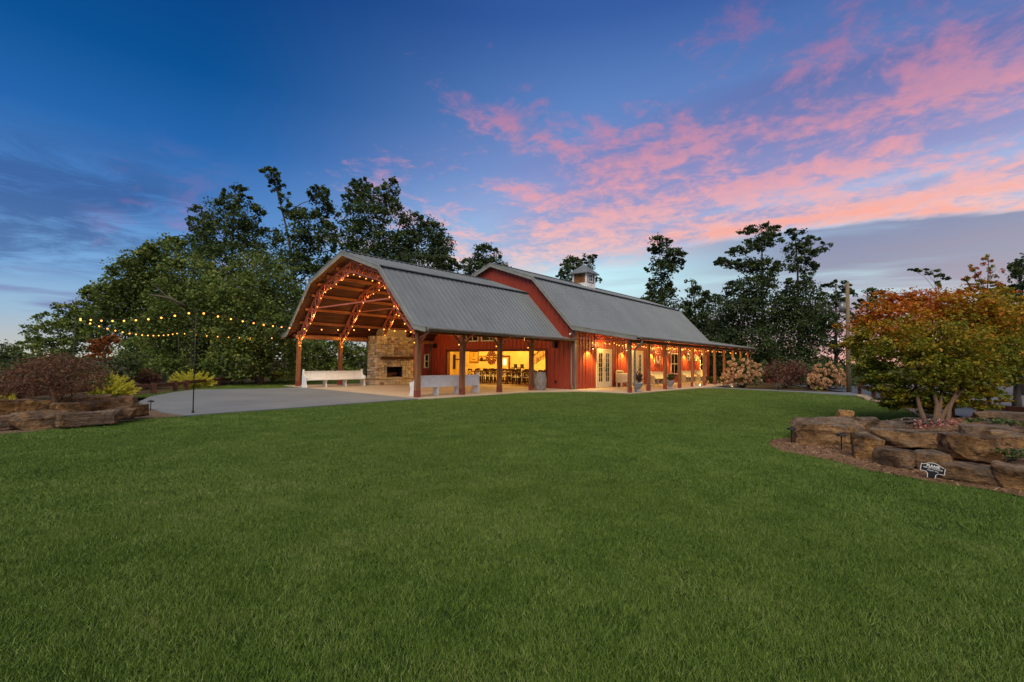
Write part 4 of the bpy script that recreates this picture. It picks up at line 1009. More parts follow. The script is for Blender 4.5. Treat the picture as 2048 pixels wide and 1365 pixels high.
# poles
def pole(base, top, label, r=.015):
    t = thing('light_pole', label, 'pole', base, 0, 'string light poles')
    b = MB(); b.tube([base, top], [r, r*.75], 10); part(t, 'shaft', b, m['green_iron'], True)
    b = MB(); b.lathe([(r*2.2, 0), (r*2.2, .04), (r*1.3, .08)], base, 12); part(t, 'foot', b, m['green_iron'])
    b = MB(); q = Vector(top); b.tube([q, q+Vector((0, .05, .04))], .012, 6); part(t, 'hook', b, m['iron'])
pole((-7.69, -.3, -.004), (-7.66, -.12, 2.8), 'tall dark pole at the front edge of the patio')
pole((-9.41, 6.0, -.06), (-9.41, 6.0, 2.8), 'thin dark pole at the far left behind the bronze tree')
pole((-4.36, 14.7, -.1), (-4.36, 14.75, 2.84), 'thin dark pole behind the patio beside the lime shrub')

# ------------------------------------------------------------------ timber fences
def rail_fence(label, pts, h, rails, mat, pw=.16, rh=.1):
    t = thing('timber_fence', label, 'fence', (pts[0][0], pts[0][1], -.05)); rr = random.Random(len(pts))
    for i, (x, y) in enumerate(pts):
        b = MB(); a = rr.uniform(0, .5); c, s = math.cos(a)*pw/2, math.sin(a)*pw/2; hh = h*rr.uniform(.92, 1.08)
        b.prism([(x+c-s, y+s+c, -.12), (x-c-s, y-s+c, -.12), (x-c+s, y-s-c, -.12), (x+c+s, y+s-c, -.12)], (rr.uniform(-.01, .01), rr.uniform(-.01, .01), hh+.12)); part(t, 'post', b, mat)
    for (xa, ya), (xb, yb) in zip(pts, pts[1:]):
        d = Vector((xb-xa, yb-ya, 0)); e = d.normalized()*.09
        for z in rails:
            b = MB(); b.bar((xa-e.x, ya-e.y, z+rr.uniform(-.02, .02)), (xb+e.x, yb+e.y, z+rr.uniform(-.02, .02)), .11, rh); part(t, 'rail', b, mat)
rail_fence('low weathered timber rail fence curving behind the patio', [(-10.4, 5.6), (-8.5, 7.5), (-7.55, 8.35), (-6.65, 8.75), (-5.6, 10.1), (-5.0, 10.7), (-3.5, 12.7), (-2.8, 13.5), (-2.0, 14.2), (-1.15, 15.0), (.5, 17.0), (1.8, 17.9), (4.5, 18.3), (8, 18.0)], .42, (.30,), m['log'], .17, .14)
rail_fence('low red-brown timber rail fence between the lawn and the driveway', [(16.9, -12.85), (14.9, -13.5), (12.75, -13.95), (10.55, -14.55), (8.4, -15.2), (7.3, -15.75), (6.2, -16.3), (5.3, -17.3)], .55, (.40,), m['log_red'], .15, .13)
ed = thing('stone_edging', 'row of pale rounded cobbles edging the lawn below the timber fence', 'stone edging', (11, -14.1, -.05))
cobm = []
for k in range(5):
    bm = bmesh.new(); bmesh.ops.create_icosphere(bm, subdivisions=2, radius=.5)
    for v in bm.verts: v.co *= 1+.22*mnoise.noise(v.co*2.2+Vector((k*5, 0, 0)))
    me = bpy.data.meshes.new('cobble'); bm.to_mesh(me); bm.free(); me.polygons.foreach_set('use_smooth', [True]*len(me.polygons)); cobm.append(me)
m['cobble'] = plain('cobble_stone', S(176, 160, 136), S(138, 122, 100), 5, .85, .3, rv=.5)
for me in cobm: me.materials.append(m['cobble'])
line = path_pts([(16.3, -12.85), (13.46, -13.5), (11.96, -14.03), (10.4, -14.52), (8.4, -14.97), (6.6, -15.12)], 62); rr = random.Random(3)
for i, (x, y) in enumerate(line):
    for j in range(2):
        o = bpy.data.objects.new('cobble', cobm[rr.randrange(5)]); COL.objects.link(o); o.parent = ed
        s = rr.uniform(.14, .26); o.location = (x-11+rr.uniform(-.06, .06), y+14.1+rr.uniform(-.05, .05)-j*.14, .03+rr.uniform(0, .04)); o.scale = (s*1.2, s, s*.7); o.rotation_euler = (0, 0, rr.uniform(0, 6))

# ------------------------------------------------------------------ boulders
def boulder(label, x0, x1, y0, y1, base=None, depth=None, seed=0, sh=3.2, thick=.8, lift=None, group=None):
    """pixel extents give the size; depth (m) where it lies"""
    c = at((x0+x1)/2, (y0+y1)/2, depth); w = (x1-x0)/FPX*depth/2; h = (y1-y0)/FPX*depth/2; d = max(w*thick, h*.9)
    rr = random.Random(seed); so = Vector((seed*7.3, seed*3.1, seed*1.7)); bm = bmesh.new()
    for k in range(34):                        # angular block: hull of points pushed towards a slab
        p = Vector((rr.uniform(-1, 1), rr.uniform(-1, 1), rr.uniform(-1, 1))); r = (abs(p.x)**sh+abs(p.y)**sh+abs(p.z)**sh)**(1/sh); p /= r
        if rr.random() < .55: p.z = math.copysign(rr.uniform(.72, 1.0), p.z)
        bm.verts.new(p)
    g_ = bmesh.ops.convex_hull(bm, input=bm.verts[:]); bmesh.ops.delete(bm, geom=[e for e in set(g_['geom_interior']+g_['geom_unused']) if isinstance(e, bmesh.types.BMVert)], context='VERTS')
    bmesh.ops.dissolve_limit(bm, angle_limit=RAD(16), verts=bm.verts[:], edges=bm.edges[:])
    for v in bm.verts: v.co = (v.co.x*w, v.co.y*d, v.co.z*h)
    bmesh.ops.bevel(bm, geom=bm.edges[:], offset=min(w, h)*.10, segments=2, profile=.6, affect='EDGES', clamp_overlap=True)
    bmesh.ops.triangulate(bm, faces=bm.faces[:])
    for it in range(4):
        lim = min(w, h)*.16; es = [e for e in bm.edges if e.calc_length() > lim]
        if not es or len(bm.verts) > 9000: break
        bmesh.ops.subdivide_edges(bm, edges=es, cuts=1); bmesh.ops.triangulate(bm, faces=bm.faces[:])
    bm.normal_update(); sc0 = min(w, h)
    off = []
    for v in bm.verts:
        q = v.co*2.2
        off.append(v.normal*sc0*(mnoise.fractal(q*1.5+so, 1, 2, 5)*.12+mnoise.fractal(q*6+so, 1, 2, 4)*.05+mnoise.noise(Vector((q.x*.8, q.y*.8, q.z*7))+so)*.07*(1-abs(v.normal.z))))
    for v, o_ in zip(bm.verts, off): v.co += o_
    xs = [v.co for v in bm.verts]; mx_ = [max(abs(p[i_]) for p in xs) for i_ in range(3)]
    for v in bm.verts: v.co = (v.co.x*w/mx_[0], v.co.y, v.co.z*h/mx_[2])
    me = bpy.data.meshes.new('boulder'); bm.to_mesh(me); bm.free(); me.polygons.foreach_set('use_smooth', [True]*len(me.polygons))
    for p in me.polygons: pass
    me.set_sharp_from_angle(angle=RAD(30)) if hasattr(me, 'set_sharp_from_angle') else None
    az_ = math.atan2(ray((x0+x1)/2, 720).y, ray((x0+x1)/2, 720).x)-math.pi/2
    o = put('boulder', me, m['rock'], None, label, 'boulder', group, None, tuple(c), (0, rr.uniform(-.05, .05), az_+rr.uniform(-.12, .12))); return o
GR = 'boulders of the right rock bed'; GLf = 'boulders of the left rock wall'
RB = [('largest blocky ochre boulder at the left end of the right rock bed', 1590, 1722, 836, 897, 9.15, 7, .8),
      ('small pointed dark rock behind the largest ochre boulder', 1674, 1706, 819, 845, 10.2, 2.2, .8),
      ('dark rounded boulder leaning on the right of the largest ochre boulder', 1714, 1760, 835, 868, 8.9, 2.6, 1.0),
      ('short brown slab right of the dark rounded boulder', 1748, 1806, 842, 866, 8.8, 3, 1.0),
      ('long flat tan slab lying across the middle of the right bed', 1757, 1905, 860, 896, 7.9, 4, .45),
      ('thick pointed grey-brown slab right of the long tan slab', 1892, 2003, 868, 926, 7.1, 3.6, .6),
      ('dark upright boulder below the short brown slab', 1706, 1764, 866, 920, 7.7, 2.8, .9),
      ('small ochre wedge between the dark upright boulder and the long slab', 1728, 1765, 864, 886, 8.2, 2.6, .9),
      ('low grey and ochre boulder in the mulch left of the sign', 1754, 1828, 896, 938, 7.1, 3, .9),
      ('brown boulder directly behind the small sign', 1838, 1902, 902, 952, 6.8, 2.8, .9),
      ('broad tan boulder right of the small sign', 1886, 2004, 926, 966, 6.25, 2.8, .75),
      ('streaked pale boulder at the right frame edge by the lawn', 1994, 2080, 930, 985, 5.9, 3, .8),
      ('upper tan slab beside the green groundcover', 1935, 2032, 850, 880, 8.2, 3.5, .7),
      ('lower dark slab under the upper tan slab', 1982, 2070, 864, 896, 7.6, 3.4, .7),
      ('big dark rock beside the driveway at the right edge', 1962, 2090, 822, 870, 10.4, 2.4, .9)]
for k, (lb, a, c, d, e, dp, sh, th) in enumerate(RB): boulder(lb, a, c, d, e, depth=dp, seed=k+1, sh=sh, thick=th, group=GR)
LB = [('broad brown boulder on the upper course at the left frame edge', -20, 100, 796, 834, 10.2, 3.4, .6),
      ('small tan boulder on the lower course at the left frame edge', -14, 31, 830, 864, 9.5, 3.2, .9),
      ('large brown boulder on the lower course under the gap in the wall', 32, 127, 821, 862, 9.8, 3.6, .6),
      ('tan slab on the upper course right of the bronze tree trunk', 106, 214, 803, 828, 10.5, 3.6, .5),
      ('thin grey slab capping the wall right of the bronze tree trunk', 116, 216, 791, 808, 11.0, 3.4, .5),
      ('long brown boulder on the lower course in the middle of the wall', 126, 232, 822, 852, 10.1, 3.4, .5),
      ('small dark wedge at the foot of the long brown boulder', 120, 166, 836, 856, 9.9, 2.8, .8),
      ('rounded tan boulder on top near the right end of the wall', 208, 264, 791, 820, 11.2, 2.8, .8),
      ('small grey stone perched at the right top of the wall', 256, 274, 794, 806, 11.7, 2.4, .9),
      ('brown boulder on the lower course near the right end', 214, 270, 816, 842, 10.8, 3, .7),
      ('grey flat boulder ending the wall beside the pebble margin', 250, 298, 808, 834, 11.4, 3, .7)]
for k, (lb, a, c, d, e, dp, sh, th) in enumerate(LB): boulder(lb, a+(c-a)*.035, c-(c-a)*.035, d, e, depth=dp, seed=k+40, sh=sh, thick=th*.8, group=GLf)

# ------------------------------------------------------------------ sign in the right bed
p = plane(1862, 957, 'z', -.03); azs = math.atan2(ray(1862, 720).y, ray(1862, 720).x)-math.pi/2
sn = thing('garden_sign', 'small black sign with white border and lettering at the lawn edge', 'sign', tuple(p), azs+.12)
sn.rotation_euler = (RAD(-6), RAD(10), azs+.12); sn.scale = (.76, .76, .76)
def shape(w, k):                              # sign outline
    pts = [(-.055+k, 0), (-.06+k, .075), (-.085+k*.5, .10+k), (-.165+k, .10+k), (-.165+k, .225-k), (-.125, .225-k)]
    pts += [(-.125+.25*i/8, .225-k+.05*math.sin(math.pi*i/8)) for i in range(1, 8)]
    pts += [(.125, .225-k), (.165-k, .225-k), (.165-k, .10+k), (.085-k*.5, .10+k), (.06-k, .075), (.055-k, 0)]
    return pts
def sheet_xz(pts, y, th):
    b = MB(); n = len(pts); b.v = [(x, y, z) for x, z in pts]+[(x, y+th, z) for x, z in pts]
    for t in tessellate_polygon([[Vector((x, z, 0)) for x, z in pts]]): b.f.append(tuple(t)); b.f.append(tuple(n+i for i in reversed(t)))
    for i in range(n): j = (i+1) % n; b.f.append((i, j, n+j, n+i))
    return b
part(sn, 'border', sheet_xz(shape(0, 0), 0, .006), m['white'], local=True)
part(sn, 'face', sheet_xz(shape(0, .009), -.002, .003), m['black'], local=True)
def text(parent, body, size, x, z, y, mat, shear=0, name='lettering', rot=(math.pi/2, 0, 0), bold=.0):
    cu_ = bpy.data.curves.new(name, 'FONT'); cu_.body = body; cu_.size = size; cu_.align_x = 'CENTER'; cu_.shear = shear; cu_.extrude = .0006; cu_.offset = bold; cu_.resolution_u = 3
    to = bpy.data.objects.new('tmp', cu_); COL.objects.link(to); dg = bpy.context.evaluated_depsgraph_get(); me = bpy.data.meshes.new_from_object(to.evaluated_get(dg)); bpy.data.objects.remove(to)
    R_ = Matrix.Rotation(math.pi/2, 4, 'X'); me.transform(Matrix.Translation((x, y, z)) @ R_)
    return put(name, me, mat, parent)
text(sn, 'PLEASE', .058, 0, .193, -.004, m['white'], bold=.0018)
text(sn, 'KEEP OFF THE ROCKS', .0265, 0, .163, -.004, m['white'], bold=.0006)
text(sn, 'Thank You', .036, 0, .125, -.004, m['white'], .4)

# path lights
def path_light(px, py, label, base_z=-.03, h=.27):
    q = plane(px, py, 'z', base_z); t = thing('path_light', label, 'garden light', tuple(q), 0, 'garden path lights')
    b = MB(); b.tube([(0, 0, -.02), (0, 0, h)], .011, 8); part(t, 'stake', b, m['iron'], local=True)
    b = MB(); b.tube([(0, 0, h-.02), (0, 0, h+.005), (0, 0, h+.03)], [.085, .075, .015], 14); part(t, 'cap', b, m['iron'], True, local=True)
path_light(1583, 886, 'dark path light left of the largest ochre boulder'); path_light(1683, 897, 'dark path light in front of the largest ochre boulder', -.0, .24); path_light(301, 822, 'small path light on the pebble margin by the patio')
# uplights
def uplight(loc, label, tgt, power):
    t = thing('uplight', label, 'garden light', loc, 0, 'lit ground lamps')
    b = MB(); b.tube([(0, 0, -.05), (0, 0, .06)], .012, 8); part(t, 'stake', b, m['iron'], local=True)
    b = MB(); d = (Vector(tgt)-Vector(loc)).normalized(); p0 = Vector((0, 0, .08)); b.tube([p0-d*.06, p0+d*.05], [.045, .06], 12); part(t, 'housing', b, m['iron'], True, local=True)
    b = MB(); b.tube([p0+d*.051, p0+d*.058], .062, 12); part(t, 'lens', b, m['uplit'], local=True)
    l = bpy.data.lights.new('lamp_light', 'SPOT'); l.energy = power; l.color = (1, .72, .36); l.spot_size = RAD(90); l.spot_blend = .6; l.shadow_soft_size = .05
    o = bpy.data.objects.new('lamp_light', l); COL.objects.link(o); o.parent = t; o.location = p0+d*.08; o.rotation_euler = d.to_track_quat('-Z', 'Y').to_euler()
uplight((18.7, -4.6, 0), 'lit ground lamp on the porch edge by the far posts', (18.7-2, -3.4, .9), 18)
uplight((18.95, -6.35, -.05), 'lit ground lamp in front of the left hydrangea', (19.4, -6.9, .9), 22)

# utility pole
up = thing('utility_pole', 'tall grey wooden utility pole with transformer beside the right hydrangea', 'utility pole', (20.5, -12.1, -.1))
b = MB(); b.tube([(20.5, -12.1, -.1), (20.5, -12.1, 3), (20.5, -12.12, 6.1)], [.125, .11, .09], 12); part(up, 'shaft', b, m['pole_wood'], True)
b = MB(); b.tube([(20.36, -11.86, 4.45), (20.36, -11.86, 4.95)], .14, 14); b.tube([(20.36, -11.86, 4.95), (20.36, -11.86, 5.0)], [.15, .1], 14); part(up, 'transformer', b, m['galv'], True)
b = MB(); b.box(20.36, 20.5, -12.0, -11.94, 4.85, 4.9); part(up, 'bracket', b, m['iron'])
# ================================================================== trees
AF, AR = np.array(FW), np.array(RT)
HF = np.array([FW.x, FW.y, 0]); HF /= np.linalg.norm(HF); HR = np.array([HF[1], -HF[0], 0])
def lobe_points(rng, c, r, clumps, per, spread, shell=.45):
    d = rng.normal(size=(clumps, 3)); d /= np.linalg.norm(d, axis=1)[:, None]
    rad = (shell+(1.02-shell)*rng.random(clumps)**.7)[:, None]
    ctr = d*rad
    k = np.repeat(ctr, per, 0)+np.clip(rng.normal(size=(clumps*per, 3)), -1.7, 1.7)*spread*np.repeat(rng.uniform(.6, 1.4, clumps), per)[:, None]
    return c+k[:, :1]*r[0]*HR+k[:, 1:2]*r[1]*HF+np.array([0, 0, 1])*k[:, 2:3]*r[2], np.repeat(rng.random(clumps), per)
def tree(name, label, px, D, lobes, mat, seed, leaf=.30, dens=1.0, bark='bark', trunk=.22, cat='tree', group='trees round the barn', spread=.19, bare=0, tz=0, zbase=-.12):
    rng = np.random.default_rng(seed); g = ground(px, D); base = np.array([g.x, g.y, zbase])
    t = thing(name, label, cat, tuple(base), 0, group)
    Cs, Ls, lc = [], [], []
    for (x, y, rx, ry) in lobes:
        D2 = D+rng.uniform(-1.4, 1.4)*min(1, D/20); c = np.array(at(x, y, D2)); w = rx*D2/FPX; h = ry*D2/FPX
        r = np.array([w, max(w, h)*.85, h]); lc.append((c, r))
        leaf_ = leaf*.62; n = rx*ry*3.14*dens*3.1/((leaf_*FPX/D)**2*.36)
        per = 26; cl = max(5, int(n/per)); C, L = lobe_points(rng, c, r, cl, per, spread); Cs.append(C); Ls.append(L)
        if rx > 14:
            for j in range(int(5+rx/9)):
                e = rng.normal(size=3); e /= np.linalg.norm(e); e[2] = abs(e[2])*.9-.15; s_ = rng.uniform(.16, .32); c2 = c+(HR*e[0]*r[0]+HF*e[1]*r[1]+np.array([0, 0, 1])*e[2]*r[2])*rng.uniform(.95, 1.18)
                C, L = lobe_points(rng, c2, np.array([w, w, h*.8])*s_, max(3, int(n*s_*s_*.55/per)), per, .3, .2); Cs.append(C); Ls.append(L)
    C = np.concatenate(Cs); L = np.concatenate(Ls)
    k = C[:, 2] > .15; C, L = C[k], L[k]
    leaf_obj(t, 'crown', rng, C, leaf*.62, mat, L*.75+rng.random(len(C))*.25)
    top = max(c[2]+r[2]*.6 for c, r in lc); topc = max(lc, key=lambda q: q[0][2])[0]
    b = MB(); n = 7; pts = []
    for i in range(n+1):
        u = i/n; q = base*(1-u)+np.array([topc[0], topc[1], top])*u
        q[:2] = base[:2]+(q[:2]-base[:2])*u**1.2; q[:2] += rng.normal(size=2)*.10*u*(1-u)*4*.4; pts.append(q)
    b.tube(pts, [trunk*(1-.88*i/n)+(.25*trunk if i == 0 else 0) for i in range(n+1)], 8)
    for c, r in lc:
        hz = max(.25*top, min(c[2]-abs(np.hypot(*(c[:2]-base[:2])))*.45, top*.9)); u = hz/top; a = base*(1-u)+np.array([topc[0], topc[1], top])*u; a[:2] = base[:2]+(a[:2]-base[:2])*u**.2*u
        mid = (a+c)/2+np.array([0, 0, .06])*np.linalg.norm(c-a)
        w = trunk*.42*(1-.6*u); b.tube([a, mid, c], [w, w*.7, w*.3], 6)
        for j in range(5):
            e = rng.normal(size=3); e /= np.linalg.norm(e); e = c+e[0]*HR*r[0]*.9+e[1]*HF*r[1]*.9+np.array([0, 0, 1])*abs(e[2])*r[2]*.95; b.tube([c*.4+mid*.6, (c+e)/2, e], [w*.45, w*.3, w*.08], 5)
    part(t, 'trunk', b, m[bark], True)
    return t
tree('oak_tree', 'sparse open tree at the far left with sky showing through', 140, 34, [(105, 665, 48, 26), (160, 640, 50, 35), (85, 690, 30, 18), (205, 600, 38, 30), (190, 650, 55, 40), (130, 700, 70, 26), (240, 610, 40, 40)], m['lf_oak'], 1, .30, .62, spread=.16)
tree('oak_tree', 'broad oak at the left shoulder of the tree line', 275, 31, [(262, 555, 46, 40), (235, 600, 52, 40), (320, 515, 36, 32), (345, 495, 26, 22), (290, 600, 70, 50), (265, 660, 75, 45), (300, 710, 60, 40), (300, 540, 50, 40)], m['lf_oak'], 2, .28, 1.0)
tree('oak_tree', 'tall feathery oak rising left of centre in the tree line', 455, 40, [(470, 392, 26, 22), (440, 425, 40, 28), (492, 430, 34, 30), (405, 450, 26, 25), (440, 475, 55, 40), (505, 480, 40, 40), (390, 500, 40, 36), (460, 530, 85, 50)], m['lf_dark'], 3, .34, .66, spread=.16)
tree('oak_tree', 'full leafy oak above the rear light pole', 385, 27, [(385, 560, 60, 46), (345, 600, 50, 44), (430, 590, 50, 44), (380, 650, 75, 50), (330, 690, 50, 48), (430, 700, 60, 50), (370, 735, 70, 34)], m['lf_oak'], 4, .25, 1.05)
tree('oak_tree', 'leafy oak just left of the pavilion gable', 520, 27, [(520, 550, 55, 46), (480, 600, 50, 50), (560, 600, 45, 46), (520, 660, 65, 50), (480, 715, 55, 46), (555, 715, 50, 46)], m['lf_oak'], 5, .25, 1.05)
tree('oak_tree', 'tall forked oak leaning left with a bare top limb', 600, 38, [(540, 350, 20, 14), (553, 372, 15, 14), (572, 395, 13, 16), (585, 425, 22, 20), (640, 395, 22, 24), (655, 430, 20, 28), (620, 450, 40, 32), (652, 480, 26, 34), (585, 490, 46, 40), (640, 540, 40, 26), (590, 545, 50, 40), (668, 525, 16, 16), (675, 500, 12, 8)], m['lf_dark'], 6, .33, .72, spread=.16)
tree('oak_tree', 'tall oak with two crown tips behind the pavilion ridge', 735, 46, [(722, 375, 22, 20), (783, 380, 15, 24), (705, 400, 20, 24), (745, 395, 26, 26), (780, 415, 22, 22), (735, 435, 46, 28), (712, 455, 30, 22), (745, 480, 55, 30), (705, 490, 22, 18), (750, 520, 60, 34)], m['lf_dark'], 7, .38, .85)
tree('oak_tree', 'rounded oak right of the two-tipped oak', 850, 47, [(822, 445, 26, 22), (862, 462, 26, 22), (845, 490, 46, 34), (882, 500, 26, 32), (805, 495, 34, 34), (890, 535, 26, 26), (840, 535, 60, 30)], m['lf_far'], 8, .38, 1.0)
tree('oak_tree', 'small round oak behind the meeting of the two roofs', 972, 56, [(972, 510, 26, 20), (948, 528, 22, 14), (992, 528, 20, 18), (970, 545, 46, 20)], m['lf_far'], 9, .44, 1.0)
tree('oak_tree', 'round tree top behind the cupola', 1150, 58, [(1150, 530, 26, 18), (1135, 552, 18, 20), (1172, 528, 16, 16), (1186, 513, 8, 4), (1150, 575, 34, 22), (1196, 563, 7, 9)], m['lf_far'], 10, .42, 1.0)
tree('oak_tree', 'tall narrow tree standing alone above the barn roof', 1325, 58, [(1318, 486, 22, 13), (1312, 505, 18, 12), (1345, 512, 24, 16), (1325, 540, 28, 24), (1352, 530, 16, 14), (1318, 570, 24, 22), (1330, 600, 38, 24), (1295, 608, 26, 14), (1330, 640, 50, 30)], m['lf_far'], 11, .44, .95)
tree('oak_tree', 'middling tree between the lone tall tree and the right pair', 1395, 52, [(1383, 572, 14, 14), (1395, 592, 20, 18), (1420, 605, 24, 18), (1390, 625, 34, 24), (1375, 660, 34, 30), (1425, 650, 34, 34), (1400, 710, 60, 36)], m['lf_far'], 12, .40, .85)
tree('oak_tree', 'tall flat-topped tree with a long left limb at right', 1528, 43, [(1522, 462, 32, 11), (1545, 480, 20, 14), (1515, 488, 26, 16), (1478, 502, 18, 9), (1443, 524, 17, 10), (1470, 530, 18, 10), (1500, 535, 26, 16), (1530, 540, 26, 22), (1505, 575, 46, 24), (1480, 610, 44, 30), (1530, 625, 50, 40), (1500, 690, 66, 50), (1455, 660, 30, 40), (1500, 740, 70, 36)], m['lf_far'], 13, .36, 1.2)
tree('oak_tree', 'tall open tree with bare forked top at right', 1600, 43, [(1590, 466, 15, 12), (1616, 484, 18, 11), (1648, 492, 13, 9), (1594, 500, 22, 14), (1625, 505, 16, 10), (1578, 528, 24, 16), (1612, 535, 16, 20), (1598, 570, 26, 18), (1600, 605, 46, 34), (1595, 660, 52, 46), (1625, 650, 36, 46), (1590, 730, 60, 40)], m['lf_far'], 14, .36, 1.15)
tree('oak_tree', 'thin leafy tree beside the utility pole', 1672, 46, [(1672, 573, 22, 12), (1690, 590, 20, 14), (1660, 610, 26, 24), (1690, 640, 26, 22), (1655, 670, 22, 40), (1690, 700, 26, 24), (1665, 745, 40, 26)], m['lf_far'], 15, .36, .55, spread=.15)
tree('oak_tree', 'low spreading tree right of the utility pole', 1738, 50, [(1735, 586, 26, 9), (1762, 592, 20, 10), (1728, 610, 26, 12), (1755, 640, 30, 14), (1725, 690, 24, 20), (1740, 745, 44, 24)], m['lf_far'], 16, .38, .55, spread=.15)
tree('oak_tree', 'dark tree at the right frame edge behind the orange maple', 2050, 26, [(2040, 545, 22, 26), (2010, 580, 22, 12), (2055, 590, 36, 24), (2000, 610, 24, 14), (2080, 540, 40, 40)], m['lf_far'], 17, .22, .55, spread=.16)
tree('sapling', 'young tree with upright sprays behind the orange maple', 1975, 19, [(1978, 520, 11, 12), (1988, 545, 11, 16), (1945, 537, 12, 8), (1955, 555, 10, 12), (1972, 572, 26, 12), (1938, 585, 26, 10), (1990, 590, 30, 14), (1930, 560, 8, 7)], m['lf_maple'], 18, .14, .62, spread=.14, trunk=.06)
tree('sapling', 'spindly sapling with a drooping top above the orange maple', 1885, 20, [(1828, 540, 7, 2.5), (1845, 541, 10, 3.5), (1866, 545, 12, 5), (1880, 553, 8, 6), (1878, 570, 7, 8), (1894, 557, 7, 5)], m['lf_dark'], 19, .16, 1.0, spread=.2, trunk=.04)
tree('oak_tree', 'low leafy tree seen through the pavilion behind the pew', 640, 34, [(625, 712, 40, 36), (675, 715, 46, 40), (715, 725, 30, 34), (640, 745, 60, 24), (600, 700, 40, 44)], m['lf_oak'], 20, .28, 1.05)
tree('oak_tree', 'distant low tree at the far left frame edge', 20, 60, [(10, 715, 30, 14), (45, 718, 26, 12), (-20, 705, 40, 24), (70, 722, 24, 12)], m['lf_far'], 21, .42, .9)
tree('oak_tree', 'dark understorey tree behind the left tree line', 430, 46, [(330, 660, 60, 50), (400, 640, 80, 60), (500, 630, 80, 70), (580, 640, 70, 70), (640, 620, 50, 50)], m['lf_dark'], 22, .42, .85)
tree('oak_tree', 'dark tree screening the far porch end', 1450, 48, [(1440, 690, 40, 50), (1470, 740, 40, 36), (1425, 740, 30, 30), (1540, 740, 70, 30), (1620, 745, 60, 26)], m['lf_far'], 23, .38, 1.3)
tree('maple_tree', 'rusty little tree at the foot of the left tree line', 205, 22, [(205, 695, 24, 18), (222, 680, 16, 12), (195, 715, 22, 14)], m['lf_orange'], 24, .2, .8, trunk=.06)
# bare silvery limb among the left oaks
bl = thing('bare_limb', 'bare silvery dead limb arching out of the left oaks', 'branch', tuple(at(375, 618, 25.5)))
b = MB(); b.tube([at(378, 622, 26.3), at(362, 608, 25.6), at(340, 597, 25.4), (at(315, 592, 25.3)), at(298, 590, 25.5)], [.11, .09, .07, .05, .02], 8); part(bl, 'limb', b, m['bark'], True)
b = MB(); b.tube([at(335, 596, 25.4), at(320, 580, 25.5), at(306, 570, 25.6)], [.04, .025, .01], 6); part(bl, 'twig', b, m['bark'], True)

# big orange-green maple on the right
def maple():
    rng = np.random.default_rng(77); D = 12.2; base = np.array(plane(1882, 843, 'z', .32)); t = thing('maple_tree', 'wide multi-stemmed maple turning from green to orange on the right bed', 'tree', tuple(base))
    lob = [(1790, 640, 70, 46, D+.6), (1740, 680, 46, 40, D+.4), (1850, 620, 80, 44, D+.8), (1920, 620, 70, 40, D+.5), (1960, 640, 70, 50, D), (2010, 640, 60, 50, D+.3), (1830, 680, 80, 46, D-.6), (1910, 690, 80, 46, D-.9), (1990, 700, 70, 46, D-.5), (1775, 725, 66, 40, D-.3), (1860, 735, 70, 40, D-1.1), (1945, 740, 70, 40, D-1.0), (1765, 768, 46, 22, D-.2), (1830, 778, 50, 24, D-.7), (1900, 780, 60, 24, D-.8), (1960, 772, 46, 22, D-.5), (2040, 690, 50, 60, D), (1790, 795, 40, 16, D-.6), (1850, 800, 44, 14, D-.9), (1905, 800, 46, 14, D-1.0), (1745, 745, 30, 30, D-.2), (1720, 705, 24, 30, D+.2), (1965, 790, 40, 16, D-.7), (1835, 814, 34, 13, D-.7), (1870, 808, 30, 12, D-1.1), (1905, 812, 30, 12, D-1.1), (1945, 808, 34, 13, D-.9), (1800, 808, 30, 12, D-.3), (1800, 602, 36, 18, D+1), (1735, 640, 30, 26, D+.9), (2030, 745, 40, 26, D), (1860, 690, 60, 60, D+1.4), (1960, 690, 60, 60, D+1.4)]
    Cs, Ls = [], []
    for (x, y, rx, ry, d) in lob:
        c = np.array(at(x, y, d)); r = np.array([rx*d/FPX, rx*d/FPX*.8, ry*d/FPX]); leaf = .08
        n = rx*ry*3.14*2.9/((leaf*FPX/d)**2*.34); per = 24
        # layered sprays: flattened clumps
        cl = int(n/per); C, L = lobe_points(rng, c, r, cl, per, .13, .35); Cs.append(C)
        if y < 670 or x < 1760 or y > 770:
            for j in range(7):
                e = rng.normal(size=3); e /= np.linalg.norm(e); c2 = c+(HR*e[0]*r[0]+HF*e[1]*r[1]+np.array([0, 0, 1])*e[2]*r[2])*rng.uniform(1.0, 1.3); C2, L2 = lobe_points(rng, c2, r*rng.uniform(.12, .26)*np.array([1.5, 1.5, .7]), 4, 20, .35, .2); Cs[-1] = np.concatenate([Cs[-1], C2]); L = np.concatenate([L, L2])
        tint = np.clip((715-y)/130, 0, 1)*.70*np.clip(1.35-(x-1700)/340, .35, 1.2); Ls.append(L*.34+tint)
    C = np.concatenate(Cs); L = np.concatenate(Ls)+rng.normal(size=len(C))*.07
    leaf_obj(t, 'crown', rng, C, .08, m['lf_maple'], L, up=.9, droop=.25, aspect=.95)
    b = MB(); tops = [(1830, 760, D), (1862, 740, D+.3), (1890, 735, D+.5), (1945, 745, D-.1), (1915, 755, D-.4)]
    for k, (x, y, d) in enumerate(tops):
        e = np.array(at(x, y, d)); a = base+np.array([rng.normal()*.08, rng.normal()*.08, -.05])+HR*(-.16+.08*k); r0 = rng.uniform(.03, .05)
        b.tube([a, a*.7+e*.3+HR*rng.normal()*.07, a*.35+e*.65+HR*rng.normal()*.06, e], [r0*1.25, r0, r0*.85, r0*.6], 8)
        for j in range(5):
            x2, y2, rx, ry, d2 = lob[rng.integers(len(lob))]; q = np.array(at(x2, y2, d2)); b.tube([e, (e+q)/2+np.array([0, 0, .1]), q], [.03, .02, .008], 6)
    part(t, 'trunk', b, m['bark2'], True)
maple()
